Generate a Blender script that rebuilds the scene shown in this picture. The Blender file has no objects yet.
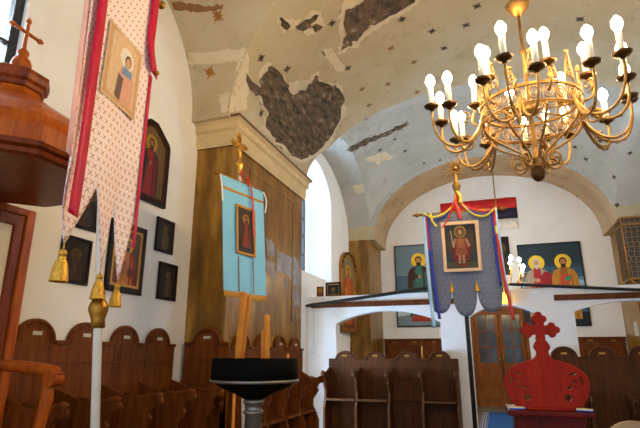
import bpy, bmesh, math, random
from mathutils import Vector, Matrix
from mathutils.bvhtree import BVHTree
PI = math.pi
sc = bpy.context.scene
COL = sc.collection
R = math.radians

# ------------------------------------------------------------------ camera
YAW, PITCH, FOC, EYE = R(18.9), R(15.75), 500.0, 1.5
cd = bpy.data.cameras.new('camera'); cam = bpy.data.objects.new('camera', cd); COL.objects.link(cam)
cd.sensor_width = 36; cd.lens = 36 * FOC / 640; cd.clip_start = 0.05
cam.location = (0, 0, EYE); cam.rotation_euler = (R(90) + PITCH, 0, YAW)
sc.camera = cam
_f = Vector((-math.sin(YAW) * math.cos(PITCH), math.cos(YAW) * math.cos(PITCH), math.sin(PITCH)))
_r = Vector((math.cos(YAW), math.sin(YAW), 0)); _u = _r.cross(_f)
def ray(px, py): return _f + _r * ((px - 320) / FOC) + _u * ((214 - py) / FOC)
def at(px, py, X=None, Y=None, Z=None):
    d = ray(px, py)
    t = X / d.x if X is not None else Y / d.y if Y is not None else (Z - EYE) / d.z
    return Vector((0, 0, EYE)) + d * t

sc.view_settings.view_transform = 'Standard'
try: sc.view_settings.look = 'None'
except Exception: pass
sc.view_settings.gamma = 1; sc.view_settings.use_curve_mapping = False
sc.view_settings.exposure = 0.7

# ------------------------------------------------------------------ materials
def srgb(c):
    if isinstance(c, str):
        c = [int(c[i:i + 2], 16) / 255 for i in (0, 2, 4)]
    return tuple(((v / 12.92) if v <= .04045 else ((v + .055) / 1.055) ** 2.4) for v in c) + (1,)

def new_mat(name):
    m = bpy.data.materials.new(name); m.use_nodes = True
    nt = m.node_tree; b = nt.nodes['Principled BSDF']
    return m, nt, b
def N(nt, t, **k):
    n = nt.nodes.new(t)
    for a, v in k.items(): setattr(n, a, v)
    return n
def noise(nt, scale, detail=4, vec=None, rough=.6):
    n = N(nt, 'ShaderNodeTexNoise'); n.inputs['Scale'].default_value = scale; n.inputs['Detail'].default_value = detail
    n.inputs['Roughness'].default_value = rough
    if vec is not None: nt.links.new(vec, n.inputs['Vector'])
    return n
def ramp(nt, fac, stops):
    r = N(nt, 'ShaderNodeValToRGB'); nt.links.new(fac, r.inputs[0])
    e = r.color_ramp.elements
    while len(e) < len(stops): e.new(.5)
    for el, (p, c) in zip(e, stops): el.position = p; el.color = c if len(c) == 4 else srgb(c)
    return r
def objvec(nt, scale=(1, 1, 1)):
    tc = N(nt, 'ShaderNodeTexCoord'); mp = N(nt, 'ShaderNodeMapping'); mp.inputs['Scale'].default_value = scale
    nt.links.new(tc.outputs['Object'], mp.inputs['Vector']); return mp.outputs[0]
def bump(nt, b, h, strength=.2, dist=.01):
    n = N(nt, 'ShaderNodeBump'); n.inputs['Strength'].default_value = strength; n.inputs['Distance'].default_value = dist
    nt.links.new(h, n.inputs['Height']); nt.links.new(n.outputs[0], b.inputs['Normal'])
def plain(name, c, rough=.6, metal=0., var=.12, scale=8, spec=None, bmp=0):
    m, nt, b = new_mat(name); base = srgb(c)
    n = noise(nt, scale, vec=objvec(nt))
    lo = tuple(v * (1 - var) for v in base[:3]) + (1,); hi = tuple(min(1, v * (1 + var)) for v in base[:3]) + (1,)
    r = ramp(nt, n.outputs[0], [(.3, lo), (.7, hi)])
    nt.links.new(r.outputs[0], b.inputs['Base Color']); b.inputs['Roughness'].default_value = rough; b.inputs['Metallic'].default_value = metal
    if spec is not None: b.inputs['Specular IOR Level'].default_value = spec
    if bmp: bump(nt, b, n.outputs[0], bmp)
    return m
def plaster(name, a, c, d, scale=1.3, stain=None):
    m, nt, b = new_mat(name); v = objvec(nt)
    n = noise(nt, scale, 8, v, .65); r = ramp(nt, n.outputs[0], [(.25, a), (.5, c), (.75, d)])
    n2 = noise(nt, 28, 5, v); n3 = noise(nt, 3.5, 6, v, .7)
    out = r.outputs[0]
    if stain:
        k = ramp(nt, n3.outputs[0], [(.58, (0, 0, 0, 1)), (.66, (1, 1, 1, 1))])
        mx = N(nt, 'ShaderNodeMixRGB'); mx.inputs[2].default_value = srgb(stain)
        ml = N(nt, 'ShaderNodeMath', operation='MULTIPLY'); ml.inputs[1].default_value = .35
        nt.links.new(k.outputs[0], ml.inputs[0])
        nt.links.new(ml.outputs[0], mx.inputs[0]); nt.links.new(out, mx.inputs[1]); out = mx.outputs[0]
    nt.links.new(out, b.inputs['Base Color']); b.inputs['Roughness'].default_value = .85
    b.inputs['Specular IOR Level'].default_value = .2
    bump(nt, b, n2.outputs[0], .15, .01)
    return m
def wood(name, dark, light, rough=.4, scale=(14, 14, 1.4), spec=.14):
    m, nt, b = new_mat(name); v = objvec(nt, scale)
    n = noise(nt, 1.6, 6, v, .6); r = ramp(nt, n.outputs[0], [(.3, dark), (.7, light)])
    n2 = noise(nt, 9, 3, v)
    mx = N(nt, 'ShaderNodeMixRGB', blend_type='MULTIPLY'); mx.inputs[0].default_value = .35
    r2 = ramp(nt, n2.outputs[0], [(.3, (.55, .5, .45, 1)), (.65, (1, 1, 1, 1))])
    nt.links.new(r.outputs[0], mx.inputs[1]); nt.links.new(r2.outputs[0], mx.inputs[2])
    nt.links.new(mx.outputs[0], b.inputs['Base Color']); b.inputs['Roughness'].default_value = rough
    b.inputs['Specular IOR Level'].default_value = spec
    bump(nt, b, n2.outputs[0], .06, .005)
    return m
def emit(name, c, s):
    m, nt, b = new_mat(name); b.inputs['Base Color'].default_value = srgb(c)
    b.inputs['Emission Color'].default_value = srgb(c); b.inputs['Emission Strength'].default_value = s
    return m
def attr_mat(name, rough=.45):
    m, nt, b = new_mat(name); a = N(nt, 'ShaderNodeAttribute'); a.attribute_name = 'Col'
    n = noise(nt, 30, 5, objvec(nt)); r = ramp(nt, n.outputs[0], [(.3, (.74, .72, .68, 1)), (.7, (1.0, 1.0, 1.0, 1))])
    mx = N(nt, 'ShaderNodeMixRGB', blend_type='MULTIPLY'); mx.inputs[0].default_value = .8
    nt.links.new(a.outputs['Color'], mx.inputs[1]); nt.links.new(r.outputs[0], mx.inputs[2])
    nt.links.new(mx.outputs[0], b.inputs['Base Color']); b.inputs['Roughness'].default_value = rough
    b.inputs['Specular IOR Level'].default_value = .25
    return m
def brocade(name, base, motif, cell=.05, base2=None, rough=.6, size=.34, motif2=None):
    """woven cloth: a small cross repeated over the cloth's own UV (metres), alternate rows shifted"""
    m, nt, b = new_mat(name); L = nt.links
    tc = N(nt, 'ShaderNodeTexCoord'); sp = N(nt, 'ShaderNodeSeparateXYZ'); L.new(tc.outputs['UV'], sp.inputs[0])
    def M(op, a, c=None, d=None):
        n = N(nt, 'ShaderNodeMath', operation=op)
        for i, v in enumerate((a, c, d)):
            if v is None: continue
            if isinstance(v, (int, float)): n.inputs[i].default_value = v
            else: L.new(v, n.inputs[i])
        return n.outputs[0]
    v_ = M('DIVIDE', sp.outputs[1], cell); row = M('FLOOR', v_)
    u_ = M('ADD', M('DIVIDE', sp.outputs[0], cell), M('MULTIPLY', row, .5))
    fu = M('ABSOLUTE', M('SUBTRACT', M('FRACT', u_), .5)); fv = M('ABSOLUTE', M('SUBTRACT', M('FRACT', v_), .5))
    diag = M('LESS_THAN', M('ABSOLUTE', M('SUBTRACT', fu, fv)), .085)
    inside = M('LESS_THAN', M('MAXIMUM', fu, fv), size)
    cross = M('MULTIPLY', diag, inside)
    dot = M('GREATER_THAN', M('ADD', fu, fv), .88)
    n = noise(nt, 6, 4, objvec(nt))
    r = ramp(nt, n.outputs[0], [(.3, base2 or base), (.7, base)])
    mx = N(nt, 'ShaderNodeMixRGB'); mx.inputs[2].default_value = srgb(motif)
    L.new(cross, mx.inputs[0]); L.new(r.outputs[0], mx.inputs[1])
    mx2 = N(nt, 'ShaderNodeMixRGB'); mx2.inputs[2].default_value = srgb(motif2 or motif)
    L.new(dot, mx2.inputs[0]); L.new(mx.outputs[0], mx2.inputs[1])
    L.new(mx2.outputs[0], b.inputs['Base Color']); b.inputs['Roughness'].default_value = rough
    b.inputs['Specular IOR Level'].default_value = .3
    w = noise(nt, 220, 2, objvec(nt)); bump(nt, b, w.outputs[0], .1, .003)
    return m

MT = {}
MT['wall'] = plaster('white_plaster', 'e6e2da', 'efece6', 'f4f2ee', 1.0)
MT['screen'] = plaster('screen_plaster', 'e2e0da', 'ebe9e4', 'efeeea', 1.5)
MT['ceil'] = plaster('vault_plaster', 'b09d76', 'bfae8c', 'c9bca0', .9, stain='94866c')
MT['ceil_c'] = plaster('pale_vault_plaster', 'a39f94', 'b3b0a6', 'bfbcb4', .9, stain='8a8478')
MT['band'] = plaster('arch_plaster', 'a88a66', 'bda27e', 'c6ae8e', 1.6, stain='8a6c4c')
MT['patch'] = plaster('repair_plaster', 'cdbb9a', 'd6c6a6', 'dccfb4', 4, stain='b79a74')
MT['grey'] = plaster('bare_render', '9a968c', 'b4b0a8', 'c4c2bc', 5, stain='6a5a50')
MT['cream'] = plain('cornice_cream', 'd0b684', .55, var=.12, scale=3)
MT['ctrim'] = plain('cornice_brown', '6a4a28', .6)
MT['star_d'] = plain('star_dark', '4a3c2c', .8)
MT['star_g'] = plain('star_ochre', 'a06a24', .7)
MT['ochre'] = plain('star_rust', '8a6038', .8)
def masonry():
    m, nt, b = new_mat('exposed_masonry'); v = objvec(nt, (1.4, 1.4, 5.5))
    mp = N(nt, 'ShaderNodeMapping'); mp.inputs['Rotation'].default_value = (0, .6, .5); nt.links.new(v, mp.inputs[0])
    n = noise(nt, 3.2, 8, mp.outputs[0], .7)
    r = ramp(nt, n.outputs[0], [(.34, '2a221a'), (.43, '4a4032'), (.52, '6c5e4a'), (.555, '74442e'), (.575, '74664e'), (.66, 'a09078')])
    nt.links.new(r.outputs[0], b.inputs['Base Color']); b.inputs['Roughness'].default_value = .95
    n2 = noise(nt, 9, 6, mp.outputs[0]); bump(nt, b, n2.outputs[0], .8, .03); return m
MT['masonry'] = masonry()
def pier_mat():
    m, nt, b = new_mat('painted_marble'); v = objvec(nt, (2, 2, .5))
    n = noise(nt, 2.2, 9, v, .65); r = ramp(nt, n.outputs[0], [(.28, '54360e'), (.5, '8e641e'), (.72, 'b88e3c')])
    w = N(nt, 'ShaderNodeTexWave'); w.inputs['Scale'].default_value = 1.1; w.inputs['Distortion'].default_value = 9; w.inputs['Detail'].default_value = 4
    nt.links.new(objvec(nt, (1, 1, .35)), w.inputs['Vector'])
    mx = N(nt, 'ShaderNodeMixRGB', blend_type='MULTIPLY'); mx.inputs[0].default_value = .3
    r2 = ramp(nt, w.outputs[0], [(.2, '8a6a3a'), (.7, 'ffffff')])
    nt.links.new(r.outputs[0], mx.inputs[1]); nt.links.new(r2.outputs[0], mx.inputs[2])
    n3 = noise(nt, 5, 6, objvec(nt, (1, 1, 1)), .7); r3 = ramp(nt, n3.outputs[0], [(.68, (0, 0, 0, 1)), (.695, (1, 1, 1, 1))])
    m3 = N(nt, 'ShaderNodeMixRGB'); m3.inputs[2].default_value = srgb('bfae90')
    nt.links.new(r3.outputs[0], m3.inputs[0]); nt.links.new(mx.outputs[0], m3.inputs[1])
    nt.links.new(m3.outputs[0], b.inputs['Base Color']); b.inputs['Roughness'].default_value = .28; b.inputs['Specular IOR Level'].default_value = .35
    bump(nt, b, n3.outputs[0], .06, .01)
    return m
MT['pier'] = pier_mat()
MT['peel'] = plaster('peeled_paint', '77726c', '9a969a', 'b9b6b8', 6, stain='7a5a2a')
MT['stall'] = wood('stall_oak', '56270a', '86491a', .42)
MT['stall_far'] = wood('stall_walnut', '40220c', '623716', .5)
MT['throne'] = wood('throne_cherry', '8a360c', 'bd621c', .35)
MT['throne_d'] = wood('throne_moulding', '5c220a', '8c4012', .35)
MT['door'] = wood('door_wood', '6e3812', '9c5c28', .45)
MT['rail'] = wood('rail_wood', '56280f', '74401e', .5)
MT['red'] = wood('red_lacquer', '86180c', 'aa2810', .4, spec=.08)
MT['red_d'] = wood('red_brown_lacquer', '4a0c08', '701a12', .4, spec=.1)
MT['gold'] = plain('gilt_brass', 'd09a3c', .3, .9, .15, 12)
MT['brass'] = plain('old_brass', '9a6e28', .38, .85, .2, 10)
MT['chand'] = plain('chandelier_gilt', '94703c', .45, .85, .3, 20)
MT['bronze'] = plain('dark_bronze', '4c3212', .4, .8, .2, 14)
MT['starbronze'] = plain('star_bronze', '86642c', .4, .7, .2, 10)
MT['iron'] = plain('dark_iron', '2a2824', .45, .6)
MT['steel'] = plain('pewter', '84807a', .35, .8)
MT['black'] = plain('black_paint', '060606', .7, spec=.06)
MT['pole_w'] = plain('ivory_paint', 'd8cfc0', .4, var=.06)
MT['candle'] = plain('ivory_candle', 'f2e6cc', .5, var=.04)
MT['wax'] = plain('beeswax', 'c47c28', .5, var=.15, scale=14, spec=.2)
MT['wax_y'] = plain('yellow_wax', 'd8a03a', .45)
MT['ribbon'] = plain('crimson_satin', 'c4103e', .45, var=.15, spec=.2)
MT['r_red'] = plain('red_ribbon', 'b81c1c', .4)
MT['r_yel'] = plain('yellow_ribbon', 'd8c828', .4)
MT['r_blue'] = plain('blue_ribbon', '1c2c9c', .4)
MT['r_sky'] = plain('pale_blue_ribbon', 'a4cce8', .4)
MT['r_white'] = plain('white_ribbon', 'e6e6ea', .5)
MT['pink'] = brocade('pink_brocade', 'fcecea', 'c88e64', .046, 'f9dedb', motif2='f0cec4', size=.32)
MT['pinkback'] = plain('pink_lining', 'f2bcb2', .6)
MT['blue'] = brocade('blue_brocade', '7cc0e4', '90cae6', .03, '6cb6e0', motif2='88c6e4')
MT['greyc'] = brocade('grey_damask', '666c7c', '7a8092', .045, '5c6272', motif2='565c6c', size=.42)
MT['goldband'] = brocade('gold_braid', 'c08c34', '8a5c1c', .012, 'b47c2c')
MT['tassel'] = plain('gold_thread', 'cf9a2e', .35, .5, .3, 60, bmp=.4)
MT['fringe'] = plain('pale_fringe', 'd8c4a0', .6)
MT['iconpatch'] = plain('cream_silk', 'dcb68c', .5, var=.1, scale=30)
MT['paint'] = attr_mat('egg_tempera')
MT['paint_dark'] = attr_mat('aged_tempera', .6)
MT['frame_d'] = wood('ebony_frame', '140a06', '2a150c', .4)
MT['frame_b'] = wood('brown_frame', '2c1208', '5a2a12', .4)
MT['frame_g'] = plain('gilt_frame', 'a47028', .35, .6, .2)
MT['f_red'] = plain('flag_red', 'd0231c', .7); MT['f_blue'] = plain('flag_navy', '1a1a34', .7); MT['f_white'] = plain('flag_white', 'e8dcd2', .7)
MT['plaque'] = plain('enamel_plate', 'c9c6ac', .4)
MT['brassplate'] = plain('brass_plate', 'b08434', .35, .7)
MT['paper'] = plain('paper', 'cfcabc', .8)
MT['switch'] = plain('white_plastic', 'd8dce0', .4, var=.03)
MT['floor'] = plaster('floor_tile', '6a5a48', '7a6a56', '857662', 2)
MT['bulb'] = emit('lit_bulb', 'ffdca0', 100.0)
MT['bulb_s'] = emit('lit_small_bulb', 'ffe8c4', 90.0)
MT['lamp'] = emit('lit_lamp_glass', 'ffb030', 5.0)
MT['winframe'] = plain('dark_window_frame', '1c2028', .5)
MT['beige'] = plain('beige_upholstery', 'a89070', .8)
def glass():
    m, nt, b = new_mat('window_glass'); b.inputs['Base Color'].default_value = (.9, .95, 1, 1); b.inputs['Transmission Weight'].default_value = 1
    b.inputs['Roughness'].default_value = .02; b.inputs['IOR'].default_value = 1.1
    n = noise(nt, 3, 2, objvec(nt)); bump(nt, b, n.outputs[0], .02); return m
MT['glass'] = glass()
def dglass():
    m, nt, b = new_mat('door_glass'); n = noise(nt, 2.5, 4, objvec(nt)); r = ramp(nt, n.outputs[0], [(.3, '1c2022'), (.7, '4c5254')])
    nt.links.new(r.outputs[0], b.inputs['Base Color']); b.inputs['Roughness'].default_value = .12; return m
MT['dglass'] = dglass()
def carpet():
    m, nt, b = new_mat('blue_carpet'); n = noise(nt, 60, 4, objvec(nt)); r = ramp(nt, n.outputs[0], [(.3, '174a86'), (.7, '2a6cae')])
    nt.links.new(r.outputs[0], b.inputs['Base Color']); b.inputs['Roughness'].default_value = .95; return m
MT['carpet'] = carpet()
def stripes():
    m, nt, b = new_mat('striped_edge'); w = N(nt, 'ShaderNodeTexWave'); w.inputs['Scale'].default_value = 6
    tc = N(nt, 'ShaderNodeTexCoord'); nt.links.new(tc.outputs['Object'], w.inputs['Vector'])
    r = ramp(nt, w.outputs[0], [(.45, 'b9bcc0'), (.55, '3a4a66')]); nt.links.new(r.outputs[0], b.inputs['Base Color']); b.inputs['Roughness'].default_value = .9; return m
MT['stripe'] = stripes()
def latticemat():
    m, nt, b = new_mat('carved_lattice'); L = nt.links
    v = N(nt, 'ShaderNodeTexVoronoi', feature='DISTANCE_TO_EDGE'); v.inputs['Scale'].default_value = 8.5; v.inputs['Randomness'].default_value = .25
    L.new(objvec(nt), v.inputs['Vector']); r = ramp(nt, v.outputs[0], [(.06, '6e5022'), (.12, '120d0a')])
    v2 = N(nt, 'ShaderNodeTexVoronoi'); v2.inputs['Scale'].default_value = 17; v2.inputs['Randomness'].default_value = .2; L.new(objvec(nt), v2.inputs['Vector'])
    r2 = ramp(nt, v2.outputs[0], [(.2, '5e4420'), (.28, '100b09')])
    mx = N(nt, 'ShaderNodeMixRGB', blend_type='LIGHTEN'); mx.inputs[0].default_value = 1
    L.new(r.outputs[0], mx.inputs[1]); L.new(r2.outputs[0], mx.inputs[2]); L.new(mx.outputs[0], b.inputs['Base Color']); b.inputs['Roughness'].default_value = .6; return m
MT['lattice'] = latticemat()

# ------------------------------------------------------------------ mesh building
class MB:
    def __init__(s): s.bm = bmesh.new(); s.mi = 0; s.uv = None
    def box(s, a, b, bevel=0, M=None):
        c = [(a[i] + b[i]) / 2 for i in range(3)]; d = [abs(b[i] - a[i]) for i in range(3)]
        g = bmesh.ops.create_cube(s.bm, size=1, matrix=(M or Matrix()) @ Matrix.Translation(c) @ Matrix.Diagonal((*d, 1)))
        vs = g['verts']; fs = {f for v in vs for f in v.link_faces}
        for f in fs: f.material_index = s.mi
        if bevel:
            es = list({e for v in vs for e in v.link_edges})
            r = bmesh.ops.bevel(s.bm, geom=es, offset=min(bevel, min(d) * .45), segments=2, profile=.6, affect='EDGES')
            for f in r['faces']: f.material_index = s.mi
        return s
    def face(s, pts):
        f = s.bm.faces.new([s.bm.verts.new(p) for p in pts]); f.material_index = s.mi; return f
    def prism(s, poly, lo, hi, axis='y', M=None):
        """polygon in the plane across axis (x,z for y; y,z for x; x,y for z) pushed from lo to hi"""
        def P(p, d):
            v = Vector((p[0], d, p[1]) if axis == 'y' else (d, p[0], p[1]) if axis == 'x' else (p[0], p[1], d))
            return M @ v if M else v
        a = [s.bm.verts.new(P(p, lo)) for p in poly]; b = [s.bm.verts.new(P(p, hi)) for p in poly]
        n = len(poly); fs = [s.bm.faces.new(a), s.bm.faces.new(b[::-1])]
        for i in range(n): fs.append(s.bm.faces.new((a[i], b[i], b[(i + 1) % n], a[(i + 1) % n])))
        for f in fs: f.material_index = s.mi
        return s
    def lathe(s, prof, n=20, c=(0, 0, 0), M=None, rot=0, smooth=True, sx=1, sy=1):
        M = M or Matrix(); c = Vector(c); rings = []
        for r, z in prof:
            if r < 1e-5: rings.append([s.bm.verts.new(M @ (c + Vector((0, 0, z))))])
            else: rings.append([s.bm.verts.new(M @ (c + Vector((r * sx * math.cos(rot + 2 * PI * i / n), r * sy * math.sin(rot + 2 * PI * i / n), z)))) for i in range(n)])
        def q(*v):
            try:
                f = s.bm.faces.new(v); f.material_index = s.mi; f.smooth = smooth
            except ValueError: pass
        for A, B in zip(rings, rings[1:]):
            for i in range(n):
                j = (i + 1) % n
                if len(A) == 1 and len(B) > 1: q(A[0], B[j], B[i])
                elif len(B) == 1 and len(A) > 1: q(A[i], A[j], B[0])
                elif len(A) > 1: q(A[i], A[j], B[j], B[i])
        for A, fl in ((rings[0], 1), (rings[-1], 0)):
            if len(A) > 1: q(*(A[::-1] if fl else A))
        return s
    def tube(s, pts, r, n=8, closed=False, cap=True):
        pts = [Vector(p) for p in pts]; m = len(pts)
        rs = r if isinstance(r, (list, tuple)) else [r] * m
        rings = []; up = None
        for i in range(m):
            if closed: t = pts[(i + 1) % m] - pts[i - 1]
            else: t = pts[min(i + 1, m - 1)] - pts[max(i - 1, 0)]
            if t.length < 1e-9: t = Vector((0, 0, 1))
            t.normalize()
            if up is None:
                up = Vector((0, 0, 1)) if abs(t.z) < .9 else Vector((1, 0, 0))
            up = (up - t * up.dot(t)); up.normalize() if up.length > 1e-6 else None
            sd = t.cross(up)
            rings.append([s.bm.verts.new(pts[i] + (up * math.cos(2 * PI * k / n) + sd * math.sin(2 * PI * k / n)) * rs[i]) for k in range(n)])
        rr = list(zip(rings, rings[1:])) + ([(rings[-1], rings[0])] if closed else [])
        for A, B in rr:
            for k in range(n):
                f = s.bm.faces.new((A[k], A[(k + 1) % n], B[(k + 1) % n], B[k])); f.smooth = True; f.material_index = s.mi
        if cap and not closed:
            for A in (rings[0][::-1], rings[-1]):
                f = s.bm.faces.new(A); f.material_index = s.mi
        return s
    def ball(s, c, r, n=12, sc3=(1, 1, 1)):
        g = bmesh.ops.create_uvsphere(s.bm, u_segments=n, v_segments=max(6, n // 2), radius=r, matrix=Matrix.Translation(c) @ Matrix.Diagonal((*sc3, 1)))
        for f in {f for v in g['verts'] for f in v.link_faces}: f.smooth = True; f.material_index = s.mi
        return s
    def build(s, name, mats, parent=None, loc=(0, 0, 0), rotz=0, recalc=True):
        if recalc: bmesh.ops.recalc_face_normals(s.bm, faces=s.bm.faces[:])
        me = bpy.data.meshes.new(name); s.bm.to_mesh(me); s.bm.free()
        if not isinstance(mats, (list, tuple)): mats = [mats]
        for m in mats: me.materials.append(MT[m] if isinstance(m, str) else m)
        o = bpy.data.objects.new(name, me); COL.objects.link(o)
        o.location = loc; o.rotation_euler = (0, 0, rotz)
        if parent is not None: o.parent = parent
        return o

def tag(o, label, cat, group=None):
    o['label'] = label; o['category'] = cat
    if group: o['group'] = group
    return o
def thing(name, label, cat, loc=(0, 0, 0), rotz=0, group=None, rx=0, ry=0):
    o = bpy.data.objects.new(name, None); COL.objects.link(o); o.empty_display_size = .1
    o.location = loc; o.rotation_euler = (rx, ry, rotz)
    return tag(o, label, cat, group)
def struct(o): o['kind'] = 'structure'; return o
def plabel(o, t): o['label'] = t; return o
def flat(outline, holes=(), depth=.02, bevel=0.0):
    """2D outline with holes (x,z) -> mesh extruded +-depth/2 about y=0, appended to a fresh MB"""
    cu = bpy.data.curves.new('outline', 'CURVE'); cu.dimensions = '2D'; cu.fill_mode = 'BOTH'
    cu.extrude = depth / 2 - bevel; cu.bevel_depth = bevel; cu.bevel_resolution = 1
    for loop in [outline, *holes]:
        sp = cu.splines.new('POLY'); sp.points.add(len(loop) - 1); sp.use_cyclic_u = True
        for p, q in zip(sp.points, loop): p.co = (q[0], q[1], 0, 1)
    tmp = bpy.data.objects.new('outline', cu); COL.objects.link(tmp)
    bpy.context.view_layer.update()
    me = bpy.data.meshes.new_from_object(tmp.evaluated_get(bpy.context.evaluated_depsgraph_get()))
    me.materials.clear()
    bpy.data.objects.remove(tmp); bpy.data.curves.remove(cu)
    mb = MB(); me.transform(Matrix.Rotation(PI / 2, 4, 'X')); mb.bm.from_mesh(me); bpy.data.meshes.remove(me)
    bmesh.ops.remove_doubles(mb.bm, verts=mb.bm.verts[:], dist=1e-5)
    return mb
def arc(cx, cz, rx, a0, a1, n=16, rz=None):
    rz = rz or rx
    return [(cx + rx * math.cos(a0 + (a1 - a0) * i / n), cz + rz * math.sin(a0 + (a1 - a0) * i / n)) for i in range(n + 1)]
def copy_tree(o, parent=None):
    c = o.copy(); COL.objects.link(c)
    if parent is not None: c.parent = parent
    for ch in list(o.children): copy_tree(ch, c)
    return c
def boolean(o, cutter, op='DIFFERENCE'):
    md = o.modifiers.new('b', 'BOOLEAN'); md.operation = op; md.object = cutter; md.solver = 'EXACT'
    bpy.context.view_layer.update()
    me = bpy.data.meshes.new_from_object(o.evaluated_get(bpy.context.evaluated_depsgraph_get()))
    o.modifiers.clear(); old = o.data; o.data = me; bpy.data.meshes.remove(old)
    cm = cutter.data; bpy.data.objects.remove(cutter); bpy.data.meshes.remove(cm)
def autosmooth(o, ang=30):
    bm = bmesh.new(); bm.from_mesh(o.data)
    for f in bm.faces: f.smooth = True
    for e in bm.edges:
        if len(e.link_faces) == 2 and e.calc_face_angle(0) > R(ang): e.smooth = False
    bm.to_mesh(o.data); bm.free()

# ------------------------------------------------------------------ the room
XW, XP, ZS, YE = 3.9, 3.3, 4.8, 15.7       # wall face, pier face, springing, west wall
mb = MB(); mb.box((-5, -2, -.3), (5, 18.2, 0)); fl = struct(mb.build('floor', 'floor'))

def wall_side(sg, name):
    mb = MB(); mb.box((sg * XW, -2, 0), (sg * 4.7, 16.3, 8))
    w = mb.build(name, ['wall'])
    # splayed window of the second bay, arched top
    def cut(y0, y1, z0, zs, z1, sp):
        c = MB(); rings = []
        for x, e in ((XW - .05, sp), (4.75, 0)):
            ring = [(y0 - e, z0 - e * .3), (y1 + e, z0 - e * .3)] + arc((y0 + y1) / 2, zs, (y1 - y0) / 2 + e, 0, PI, 16, z1 - zs + e * .5)
            rings.append([c.bm.verts.new((sg * x, a, b)) for a, b in ring])
        A, B = rings; n = len(A)
        c.bm.faces.new(A); c.bm.faces.new(B[::-1])
        for i in range(n): c.bm.faces.new((A[i], A[(i + 1) % n], B[(i + 1) % n], B[i]))
        boolean(w, c.build('cut', ['wall']))
    cut(9.75, 11.95, 3.4, 5.3, 6.05, .38)
    cut(1.75, 2.9, 3.75, 5.0, 5.35, .0)
    if sg < 0:
        c = MB(); c.box((-4.8, 8.85, -.1), (-3.8, 9.85, 2.25)); boolean(w, c.build('cut', ['wall']))  # opening for the added doorway, out of view behind the pier
    return struct(w)
wl = wall_side(-1, 'wall_left'); wr = wall_side(1, 'wall_right')

# west wall with the door opening
DX0, DX1, DZ = -.70, .88, 2.86
mb = MB(); mb.prism([(-XW, 0), (DX0, 0), (DX0, DZ), (DX1, DZ), (DX1, 0), (XW, 0), (XW, 8), (-XW, 8)], YE, YE + .5)
struct(mb.build('wall_front', 'wall'))
mb = MB()
mb.box((-1.2, 17.6, 0), (1.4, 17.7, 3.4)); mb.box((-1.2, 16.2, 0), (-1.1, 17.6, 3.4)); mb.box((1.3, 16.2, 0), (1.4, 17.6, 3.4)); mb.box((-1.2, 16.2, 3.3), (1.4, 17.6, 3.4))
struct(mb.build('wall_vestibule', 'wall'))

# vault: a solid block out of which the barrel and the cross vaults are cut
mb = MB(); mb.box((-XW, -2, ZS - .05), (XW, YE, 8.2)); ceil = mb.build('ceiling', ['ceil'])
def tunnel_y(a, b, y0, y1):
    c = MB(); pts = [(a * math.cos(t), ZS + b * math.sin(t)) for t in [PI * i / 48 for i in range(49)]]
    c.prism([(a, ZS - .2)] + pts + [(-a, ZS - .2)], y0, y1); return c.build('cut', ['ceil'])
def tunnel_x(yc, h, rise, zs=ZS):
    c = MB(); pts = [(yc + h * math.cos(PI * i / 48), zs + rise * math.sin(PI * i / 48)) for i in range(49)]
    c.prism([(yc + h, zs - .2)] + pts + [(yc - h, zs - .2)], -4.2, 4.2, 'x'); return c.build('cut', ['ceil'])
boolean(ceil, tunnel_y(XP, 1.75, -3, 9.1))
def sail(x1, y0, y1, rise):
    """sail vault over a rectangular bay, resting on its four corners"""
    c = MB(); yc = (y0 + y1) / 2; rr = (x1 * x1 + (y1 - yc) ** 2) * 1.0001; nx, ny = 44, 34; T = []
    for j in range(ny + 1):
        T.append([c.bm.verts.new((-x1 + 2 * x1 * i / nx, y0 + (y1 - y0) * j / ny, ZS + rise * math.sqrt(max(0, 1 - ((-x1 + 2 * x1 * i / nx) ** 2 + (y0 + (y1 - y0) * j / ny - yc) ** 2) / rr)))) for i in range(nx + 1)])
    for j in range(ny):
        for i in range(nx): c.bm.faces.new((T[j][i], T[j][i + 1], T[j + 1][i + 1], T[j + 1][i]))
    rim = T[0][:] + [T[j][nx] for j in range(1, ny + 1)] + T[ny][-2::-1] + [T[j][0] for j in range(ny - 1, 0, -1)]
    low = [c.bm.verts.new((v.co.x, v.co.y, ZS - .2)) for v in rim]; k = len(rim)
    for i in range(k): c.bm.faces.new((rim[i], rim[(i + 1) % k], low[(i + 1) % k], low[i]))
    c.bm.faces.new(low)
    return c.build('cut', ['ceil'])
boolean(ceil, sail(XP, 9.1, 13.95, 2.74))
boolean(ceil, tunnel_y(3.12, 2.12, 13.9, 16))
boolean(ceil, tunnel_x(3.75, 1.9, 1.75))
boolean(ceil, tunnel_x(11.4, 2.62, 1.78))
boolean(ceil, tunnel_x(-2, 2.6, 1.75))
ceil.data.materials.clear()
for m in ('ceil', 'band', 'masonry', 'patch', 'grey', 'star_d', 'star_g', 'ochre', 'ceil_c'): ceil.data.materials.append(MT[m])
for p in ceil.data.polygons:
    c = p.center
    p.material_index = 1 if (c.y > 13.9 and abs(c.x) < 3.29 and p.normal.y > -.9) else 8 if 9.08 < c.y < 13.96 else 0
autosmooth(ceil, 25)

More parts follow.
